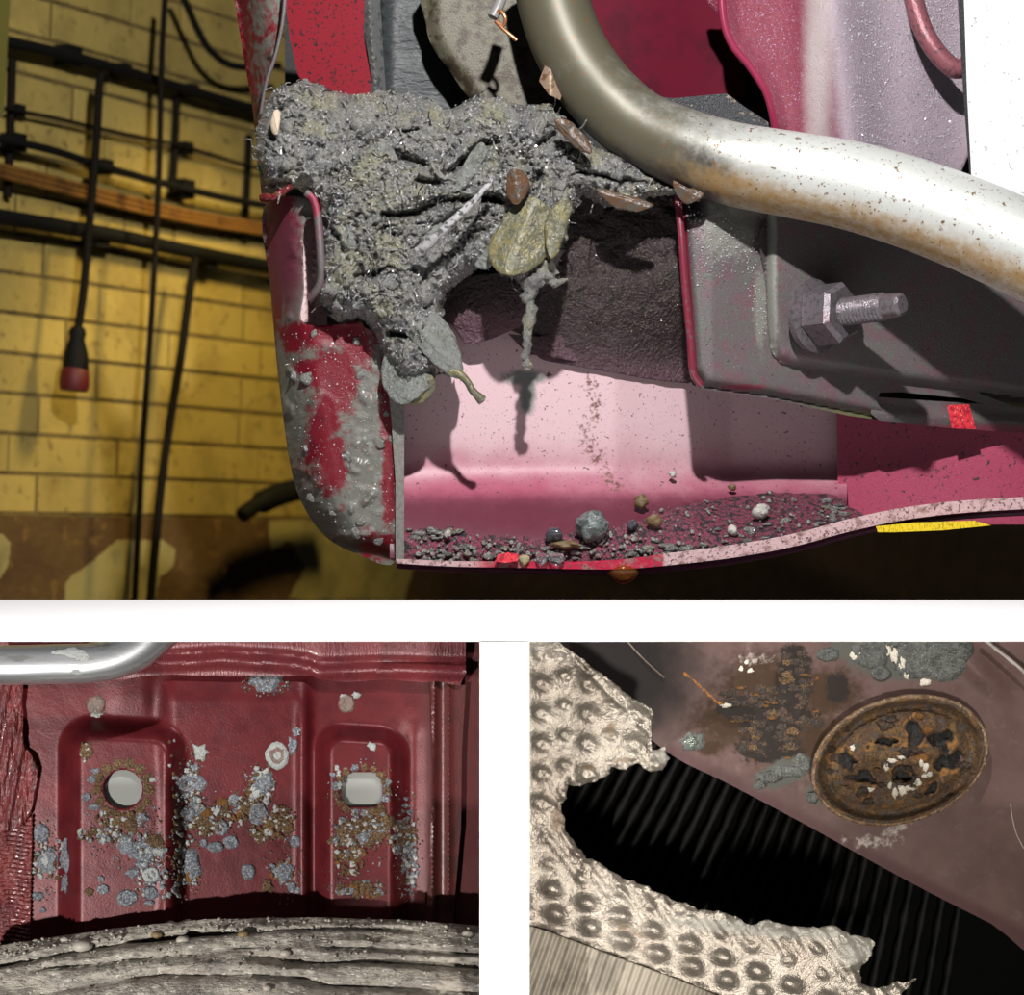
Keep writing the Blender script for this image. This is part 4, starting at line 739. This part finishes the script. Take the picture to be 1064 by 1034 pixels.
# chrome pipe
cp = pxpath([(-30, 691, .13), (20, 691, .13), (60, 690, .13), (95, 689, .13), (125, 683, .13), (148, 672, .13), (166, 656, .13), (184, 640, .13), (200, 622, .14)], 8)
chrome_m = mat('polished_pipe', rgb(226, 228, 230), .3, .9, var=[(26, .52, .66, rgb(150, 150, 146), .4), (300, .68, .71, rgb(110, 108, 100))], stretch=(.5, 1, 2.5), bump=[(60, .05, .004)])
cpo = thing('chrome_pipe', cp[0], 'shiny bare metal pipe bending upward across red arch', 'pipe')
tube('pipe_wall', cp[:-10], .0218, chrome_m, cpo, seg=32)
for x, y, rx, ry in ((72, 678, 16, 6), (84, 682, 8, 5), (79, 699, 9, 4)):
    patch(x, y, rx, ry, 'w', lambda X, Y: np.full(np.shape(X), .13)-np.sqrt(np.maximum(.0219**2-((Y-689.5)*.00105)**2, 1e-6)), cpo, .0006)
# tyre
TR = 1.9; TC = at(318, 957, .12)+np.array([0, 0, -TR])
tyre_m = mat('dusty_tyre_rubber', rgb(164, 156, 144), .5, 0, var=[(30, .45, .62, rgb(128, 122, 114)), (160, .5, .66, rgb(110, 105, 98)), (60, .58, .72, rgb(190, 183, 170)), (240, .58, .66, rgb(204, 198, 186)), (200, .36, .30, rgb(60, 57, 54))], bump=[(300, .6, .005), (900, .5, .002)], stretch=(.6, 1, 1.4))
tyre = thing('tyre', at(250, 1050, .1), 'dusty black tyre tread seen edge on below the red arch', 'tyre')
th = np.linspace(-.196, .112, 330); prof = [(-.02, .20), (-.004, .165), (0., .14)]+[(-.001-.0011*i-.00004*i*i, .14-.0031*i) for i in range(1, 34)]
V = []; tt = []
prof = np.array(prof)
ng = len(prof); TH, I = np.meshgrid(th, np.arange(ng), indexing='ij'); R_ = prof[I, 0]; Y_ = prof[I, 1]
arc = TH*TR*1000; dpt = -prof[I, 0]*1000
groove = lambda c, w, amp, ph, x0, x1: np.exp(-((dpt-(c+amp*np.sin(arc*.012+ph)))/w)**2)*ss(x0-20, x0+20, arc)*(1-ss(x1-20, x1+20, arc))
gr = 1.9*(8*groove(14, 2.5, 3, 0, -400, -90)+9*groove(30, 4, 4, 1, -60, 10)+9*groove(36, 3.5, 3, 2.5, -30, 300)+6*groove(22, 2.5, 2, 1, 20, 260)+5*groove(24, 2., 3, 4, -300, -50)+7*groove(48, 3.5, 5, .5, -300, 20)+5*groove(9, 1.6, 2, 3, -200, 120)+7*groove(54, 3, 3, .5, 0, 300))
lump = 11*(fbm(arc*.018, dpt*.10, 3, 3)-.5)+2.5*(fbm(arc*.16, dpt*.25, 8, 2)-.5)
RR = TR+R_+(lump*.5-gr*.3)*.001; YY = Y_+(gr-lump)*.001
V = np.stack([TC[0]+RR*np.sin(TH), YY, TC[2]+RR*np.cos(TH)], -1).reshape(-1, 3)
n1 = len(th); Fq = [[i*ng+j, i*ng+j+1, (i+1)*ng+j+1, (i+1)*ng+j] for i in range(n1-1) for j in range(ng-1)]
obj('tread', V, Fq, tyre_m, tyre, sharp=None)
L = []; tr = random.Random(5)
for i in range(300):
    j = tr.choice(range(1, 24)) if tr.random() < .6 else tr.choice(range(1, 9)); k = tr.randrange(4, n1-4); p = V[k*ng+j]; r = tr.choice([.8, 1, 1.3, 1.6, 2.2])*.001
    L.append(rockmesh(p-np.array([0, .0008, 0]), [r*1.2, r, r], i, 1, .3))
v_, f_ = merge(L); obj('tyre_grit', v_, f_, mat('pale_grit', rgb(150, 143, 132), .4, var=[(200, .5, .6, rgb(104, 99, 92))], spec=.7), tyre, sharp=None, kind='stuff')
tyrestone_m = mat('dusty_stone', rgb(160, 153, 142), .5, var=[(120, .5, .65, rgb(120, 114, 106))])
for i, (x, y, r, lab) in enumerate([(84, 981, 9, 'largest pale pebble on left of tyre'), (63, 978, 4, 'small pebble left of the largest on tyre'), (162, 971, 5, 'tan pebble at the tyre crown near its middle'), (172, 962, 4, 'grey pebble highest on the tyre crown'), (189, 958, 4, 'pale pebble on the black line of tyre crown'), (253, 970, 5, 'tan grey pebble right of tyre middle'),
                              (299, 979, 5, 'round pale pebble on right half of tyre'), (284, 995, 4, 'pale pebble on the tyre above its dark groove'), (190, 974, 6, 'wide grey pebble near tyre middle'), (487, 970, 5, 'grey pebble at the right end of tyre')]):
    d = (y-957-((x-318)**2)/3800.); j = int(np.clip(2+d/1.35, 1, 30)); k = int(np.argmin(np.abs(th-(x-318)/1000/TR*1.048))); p = V[k*ng+j]
    rv, rf = rockmesh(p-np.array([0, .002, 0]), [r*.0014, r*.001, r*.0008], i+40, 2, .3); obj('pebble', rv, rf, pm[2] if 'tan' in lab else tyrestone_m, None, sharp=None, label=lab, cat='pebble', group='pebbles on the tyre')

# ------------------------------------------------------------------ lower right: torn embossed mat, brown sheet with rusted plug, black ribbed mat
def sheet_y(X, Y): return .165+.00012*(X-700)+.0001*(Y-666)-.010*np.exp(-((X-1010-(Y-690)*.9)/16)**2)*ss(740, 700, Y)
brown2_m = mat('brown_coated_sheet', rgb(92, 71, 67), .5, .05, var=[(14, .4, .66, rgb(82, 62, 58)), (60, .55, .75, rgb(98, 80, 76)), (500, .71, .74, rgb(150, 138, 130))], bump=[(500, .12, .001)], spec=.2,
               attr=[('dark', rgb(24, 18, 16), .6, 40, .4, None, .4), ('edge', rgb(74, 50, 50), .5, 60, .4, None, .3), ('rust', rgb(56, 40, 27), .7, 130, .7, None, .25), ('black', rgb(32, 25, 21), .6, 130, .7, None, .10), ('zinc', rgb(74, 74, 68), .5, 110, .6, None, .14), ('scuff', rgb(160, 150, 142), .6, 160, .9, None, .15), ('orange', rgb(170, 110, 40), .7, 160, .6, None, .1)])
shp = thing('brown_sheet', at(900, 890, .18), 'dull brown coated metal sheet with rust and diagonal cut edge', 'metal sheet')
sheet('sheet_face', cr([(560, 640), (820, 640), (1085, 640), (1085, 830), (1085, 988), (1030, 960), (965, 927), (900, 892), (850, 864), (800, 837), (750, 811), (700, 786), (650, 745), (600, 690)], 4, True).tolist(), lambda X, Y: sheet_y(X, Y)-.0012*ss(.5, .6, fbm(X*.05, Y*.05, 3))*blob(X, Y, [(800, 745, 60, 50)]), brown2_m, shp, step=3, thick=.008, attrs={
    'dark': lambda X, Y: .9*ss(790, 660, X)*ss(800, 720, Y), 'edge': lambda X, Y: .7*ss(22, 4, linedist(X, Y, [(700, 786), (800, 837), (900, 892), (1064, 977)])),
    'rust': lambda X, Y: .85*blob(X, Y, [(800, 715, 60, 40), (830, 770, 60, 40), (770, 750, 60, 30), (860, 720, 40, 30), (738, 776, 16, 10)]), 'black': lambda X, Y: .85*blob(X, Y, [(805, 745, 44, 26), (825, 705, 22, 40), (800, 778, 40, 18), (770, 735, 30, 14), (870, 715, 14, 18)]),
    'zinc': lambda X, Y: .9*blob(X, Y, [(815, 803, 34, 15, -20), (940, 680, 66, 30), (900, 672, 40, 20), (850, 826, 14, 12)]), 'scuff': lambda X, Y: .5*blob(X, Y, [(905, 875, 50, 10), (930, 862, 40, 10, -35), (785, 685, 26, 10)]),
    'orange': lambda X, Y: .55*np.exp(-(linedist(X, Y, [(712, 700), (722, 708), (745, 730), (756, 734)])/3.5)**2)+.5*blob(X, Y, [(795, 730, 16, 4), (848, 705, 6, 6)])})
tube('bent_scratch', pxpath([(1016, 660, .185), (1040, 678, .188), (1070, 704, .19)]), .0022, mat('bare_scratch', rgb(150, 142, 134), .5), shp, seg=6, bumpy=.4)
tube('edge_line', pxpath([(648, 662, .158), (660, 676, .158), (674, 690, .16), (690, 704, .162)]), .0012, mat('pale_crease', rgb(112, 98, 90), .5), shp, seg=6)
tube('hair_scratch', pxpath([(1050, 835, .224), (1052, 850, .225), (1056, 866, .227), (1064, 882, .228)]), .0008, mat('pale_hairline', rgb(150, 140, 130), .5), shp, seg=6)
def zp(x, y, rx, ry, k, ring=False, lift=.002): patch(x, y, rx, ry, k, sheet_y, shp, lift, ring)
zdark_m = mat('dark_zinc', rgb(80, 82, 78), .55, .1, var=[(160, .45, .6, rgb(60, 62, 58)), (500, .56, .66, rgb(118, 118, 110))], bump=[(400, .6, .003)], rand=.12)
bead_m = mat('green_grey_bead', rgb(92, 100, 90), .2, .2, bump=[(300, .4, .003)], spec=.9)
CM['d'] = ('zinc_patch', zdark_m); CM['b'] = ('bead', bead_m); CM['k'] = ('black_flake', mat('black_rust_flake', rgb(44, 36, 30), .6, 0, var=[(300, .5, .62, rgb(84, 58, 34))], bump=[(400, .8, .004)], rand=.2)); CM['W'] = ('white_oxide_crust', mat('white_oxide', rgb(214, 206, 190), .6, 0, bump=[(500, .8, .004)]))
for v in [(905, 678, 24, 18, 'd', True), (950, 684, 26, 24, 'd', True), (980, 688, 28, 22, 'd', True), (915, 700, 12, 9, 'd', True), (860, 680, 14, 8, 'd', True), (1000, 676, 18, 12, 'd'), (930, 664, 26, 12, 'd'), (818, 802, 20, 9, 'd'), (800, 808, 16, 8, 'd'), (834, 794, 13, 12, 'd'), (790, 815, 8, 6, 'd'), (845, 828, 10, 8, 'd'),
          (889, 680, 7, 7, 'W'), (922, 676, 4, 9, 'W'), (930, 682, 6, 9, 'W'), (937, 690, 5, 10, 'W'), (942, 700, 5, 6, 'W'), (962, 709, 7, 5, 'W'), (903, 691, 4, 2.5, 'W'), (770, 695, 3, 3, 'W'), (780, 697, 4, 3, 'W'), (776, 688, 3, 3, 'W'), (928, 668, 3, 5, 'W'), (720, 771, 15, 12, 'd'), (719, 771, 10, 9, 'b'), (755, 733, 7, 3, 'W')]: zp(*v)
zr = random.Random(9)
for cx, cy, rx, ry, n in ((808, 748, 44, 20, 34), (826, 705, 18, 34, 26), (795, 778, 36, 14, 20), (780, 722, 34, 14, 16)):
    for i in range(n):
        a, q = zr.uniform(0, 6.28), zr.random()**.6; r = zr.uniform(2.5, 7.5); zp(cx+rx*q*math.cos(a), cy+ry*q*math.sin(a), r*1.2, r*.8, zr.choice('kkkkkr'), False, .0008)
for i in range(10): zp(zr.uniform(760, 860), zr.uniform(700, 790), zr.uniform(2, 6), zr.uniform(1.2, 2.2), 'o', False, .002)
# rusted plug
GX, GY, GA, GB, GR = 935, 790, 93, 64, math.radians(-17)
def ell(s, n=60): return [(GX+s*(GA*math.cos(a)*math.cos(GR)-GB*math.sin(a)*math.sin(GR)), GY+s*(GA*math.cos(a)*math.sin(GR)+GB*math.sin(a)*math.cos(GR))) for a in np.linspace(0, 2*math.pi, n+1)[:-1]]
def rho(X, Y):
    X = X+7*(fbm(X*.1, Y*.1, 3, 2)-.5)*0; dx, dy = X-GX, Y-GY; return np.hypot((dx*math.cos(GR)+dy*math.sin(GR))/GA, (-dx*math.sin(GR)+dy*math.cos(GR))/GB)
pits = [(950, 762, 13, 17), (898, 811, 14, 9), (978, 772, 15, 7, -30), (967, 815, 11, 9), (938, 806, 13, 10), (878, 783, 12, 10), (915, 770, 12, 8), (985, 790, 14, 14)]
plug = thing('rusted_plug', at(GX, GY+60, .17), 'round badly rusted oval plug set in the brown sheet', 'plug')
pl_m = mat('flaking_rust', rgb(80, 58, 39), .7, 0, var=[(55, .46, .58, rgb(104, 76, 40)), (90, .5, .62, rgb(74, 66, 60)), (240, .54, .66, rgb(60, 44, 32)), (600, .6, .7, rgb(150, 112, 60))], attr=[('pit', rgb(34, 30, 27), .6, 160, .5, None, .15), ('lip', rgb(140, 98, 52), .7, 180, .6, None, .15)], bump=[(200, .8, .006), (600, .8, .003)])
def plug_y(X, Y):
    r = rho(X, Y); p = pitb(X, Y)
    return sheet_y(X, Y)-.010-.010*np.exp(-((r-.95)/.05)**2)+.010*np.exp(-((r-.82)/.07)**2)-.014*ss(.8, .35, r)-.008*(fbm(X*.07, Y*.07, 5, 4)-.4)-.004*fbm(X*.25, Y*.25, 6, 2)+.014*ss(.45, .75, p)
def pitb(X, Y): return blob(X+16*(fbm(X*.06, Y*.06, 71, 3)-.5)*2, Y+14*(fbm(X*.06, Y*.06, 81, 3)-.5)*2, pits)
def pitlip(X, Y):
    p = pitb(X, Y); return .75*np.exp(-((p-.45)/.13)**2)*(.4+.9*fbm(X*.06, Y*.06, 8))+.35*np.exp(-((rho(X, Y)-.88)/.06)**2)
sheet('plug_face', ell(1.0), plug_y, pl_m, plug, step=2.2, thick=.02, jag=1, attrs={'pit': lambda X, Y: .85*ss(.4, .75, pitb(X, Y)), 'lip': pitlip}, sharp=None)
E = np.array(ell(.985, 120)+ell(.985, 120)[:1]); rim3_m = mat('worn_rust_rim', rgb(118, 94, 70), .6, .1, var=[(120, .46, .6, rgb(86, 62, 40)), (300, .56, .66, rgb(156, 136, 108))], bump=[(400, .7, .003)])
tube('plug_rim', at(E[:, 0], E[:, 1], sheet_y(E[:, 0], E[:, 1])-.018), .0030, rim3_m, plug, seg=10, bumpy=.15)
# centre: white crusted ring around a small hole
for x, y, rx, ry in [(921, 797, 3.5, 6), (927, 790, 6, 3), (936, 787, 5, 2.5), (957, 792, 3, 5), (962, 798, 4, 5), (966, 804, 4, 4), (930, 823, 4, 7), (938, 821, 6, 6), (946, 818, 6, 4), (953, 813, 5, 4), (904, 820, 7, 3), (960, 806, 4, 3), (886, 777, 3, 4), (925, 815, 3, 5)]:
    patch(x, y, rx, ry, 'W', plug_y, plug, .004)
hub = [(939+11*math.cos(a), 806+9*math.sin(a)) for a in np.linspace(0, 6.283, 24)[:-1]]
H = np.array(hub+hub[:1]); tube('hub_ring', at(H[:, 0], H[:, 1], plug_y(H[:, 0], H[:, 1])-.003), .0026, CM['k'][1], plug, seg=8, bumpy=.5)
for i in range(46):
    a, q = zr.uniform(0, 6.28), zr.uniform(.1, .85); x, y = GX+q*GA*math.cos(a), GY+q*GB*.95*math.sin(a); r = zr.uniform(3, 9)
    if blob(np.array([x]), np.array([y]), pits)[0] < .5 and math.hypot(x-940, y-806) > 18: patch(x, y, r*1.2, r*.75, zr.choice('krkrok'), plug_y, plug, .0035)
# torn embossed mat
MATP = [(530, 640), (574, 662), (600, 680), (630, 704), (655, 722), (680, 741), (679, 756), (677, 770), (676, 779), (690, 777), (696, 789), (688, 800), (676, 801), (660, 793), (650, 799), (636, 798), (634, 806), (618, 812), (605, 817), (590, 815), (590, 830), (581, 834), (588, 860), (600, 880), (609, 892), (625, 896), (639, 908), (655, 914), (672, 920), (690, 930), (705, 936), (725, 945), (745, 946), (764, 953),
        (780, 960), (800, 958), (830, 963), (868, 962), (884, 971), (902, 974), (908, 980), (902, 996), (892, 1008), (896, 1022), (915, 1026), (952, 1017), (940, 1028), (930, 1048), (530, 1048)]
MB2 = np.array(dens(MATP[1:-2], 4))
def mat_h(X, Y):
    e = np.full(len(X), 1e9)
    for b in MB2: e = np.minimum(e, (X-b[0])**2+(Y-b[1])**2)
    e = np.sqrt(e); h = np.zeros(len(X))
    lowz = ss(835, 880, Y+(600-X)*.1)
    # upper field of alternating large and small embossed dimples
    hu = np.zeros(len(X))
    for i in range(-1, 8):
        for j in range(-2, 8):
            cx, cy = 563+i*24, 711+j*31+(i % 2)*-9; rad = 8.5 if i % 2 == 0 else 5.5
            d2 = ((X-cx)*.9+(Y-cy)*.35)**2/(rad*1.15)**2+((Y-cy)*.9-(X-cx)*.35)**2/(rad*.8)**2; hu = np.maximum(hu, (3.6 if i % 2 == 0 else 2.6)*np.exp(-d2)-1.6*np.exp(-d2*6))
    hl = np.zeros(len(X))
    for i in range(-3, 13):
        for j in range(-4, 5):
            cx, cy = 574+i*35.5+j*4+(j % 2)*0, 924+i*14.2+j*26
            if j >= 1: cy -= i*.6
            rad = 10 if j >= 0 else 6.5; ry_ = 7 if j >= 0 else 5
            d2 = ((X-cx)*.94+(Y-cy)*.34)**2/rad**2+((Y-cy)*.94-(X-cx)*.34)**2/ry_**2; hl = np.maximum(hl, (4.6 if j >= 0 else 2.2)*np.exp(-d2)-(.7*np.exp(-d2*5)))
    lower_edge = 955+(X-550)*.395; fade = ss(lower_edge+26, lower_edge+6, Y)
    rip = .55*np.sin((X*.8-Y*.6)*.45)*ss(46, 14, e)*lowz
    return hu*(1-lowz)+hl*lowz*fade+rip+2*(fbm(X*.03, Y*.03, 4)-.5)-3*np.exp(-e/4), e
def mat_y(X, Y):
    h, e = mat_h(X, Y)
    return .072-.001*h+.0009*np.maximum(0, Y-(955+(X-550)*.395))*.4-.003*(fbm(X*.3, Y*.3, 3, 2)-.5)*np.exp(-e/10)
alu_m = mat('embossed_aluminium', rgb(122, 115, 105), .34, .5, var=[(12, .42, .62, rgb(113, 104, 94)), (80, .58, .74, rgb(98, 89, 77)), (420, .68, .72, rgb(90, 84, 76))], attr=[('raw', rgb(138, 134, 125), .45, 220, .6, .2, .2), ('ochre', rgb(112, 88, 62), .6, 110, .7, 0, .15)], bump=[(500, .25, .002), (150, .2, .004)])
em = thing('embossed_mat', at(620, 1030, .08), 'torn silvery embossed metal mat with ragged bitten edge', 'metal mat')
sheet('mat_face', MATP, mat_y, alu_m, em, step=2.0, thick=.004, jag=4, seed=6, sharp=None, attrs={'raw': lambda X, Y: .8*blob(X, Y, [(890, 985, 26, 22), (800, 965, 120, 10, 4), (690, 785, 14, 10)]), 'ochre': lambda X, Y: .52*blob(X, Y, [(612, 797, 14, 6), (645, 790, 16, 6), (580, 850, 14, 30), (634, 760, 10, 14), (650, 965, 30, 6, 22)])})
sheet('ribbed_backing', [(530, 956), (570, 968), (640, 994), (700, 1016), (780, 1048), (530, 1048)], lambda X, Y: .066-.0016*np.sin((X+.35*(Y-960))*.62)+.0*Y, mat('beige_ribbed_backing', rgb(146, 137, 122), .55, .1, var=[(20, .45, .65, rgb(112, 104, 92))]), em, step=2.2, thick=.006, sharp=None)
# black ribbed mat behind
rb_m = mat('black_rib_rubber', (.0035, .0034, .003, 1), .6, 0, bump=[(300, .3, .002)], spec=.12); rbk = thing('ribbed_mat', at(780, 1040, .4), 'black rubber mat of slanted ribs in the gap', 'rubber mat')
sheet('mat_base', [(540, 700), (1100, 700), (1100, 1060), (540, 1060)], .42, mat('black_rubber', (.002, .002, .002, 1), .9, spec=.05), rbk, step=40, thick=.01)
for i in range(27):
    xb = 470+i*19.5; sl = np.interp(i, [0, 12, 20, 26], [205, 150, 85, 60]); P = np.array([(xb, 1060), (xb+sl*.5, 880), (xb+sl, 700)], float); P = cr(P, 22); bead = .0052+.0011*np.sin(np.arange(len(P))*1.6+i)
    tube('rib', at(P[:, 0], P[:, 1], .405), bead, rb_m, rbk, seg=8)
print('patches', npatch[0])
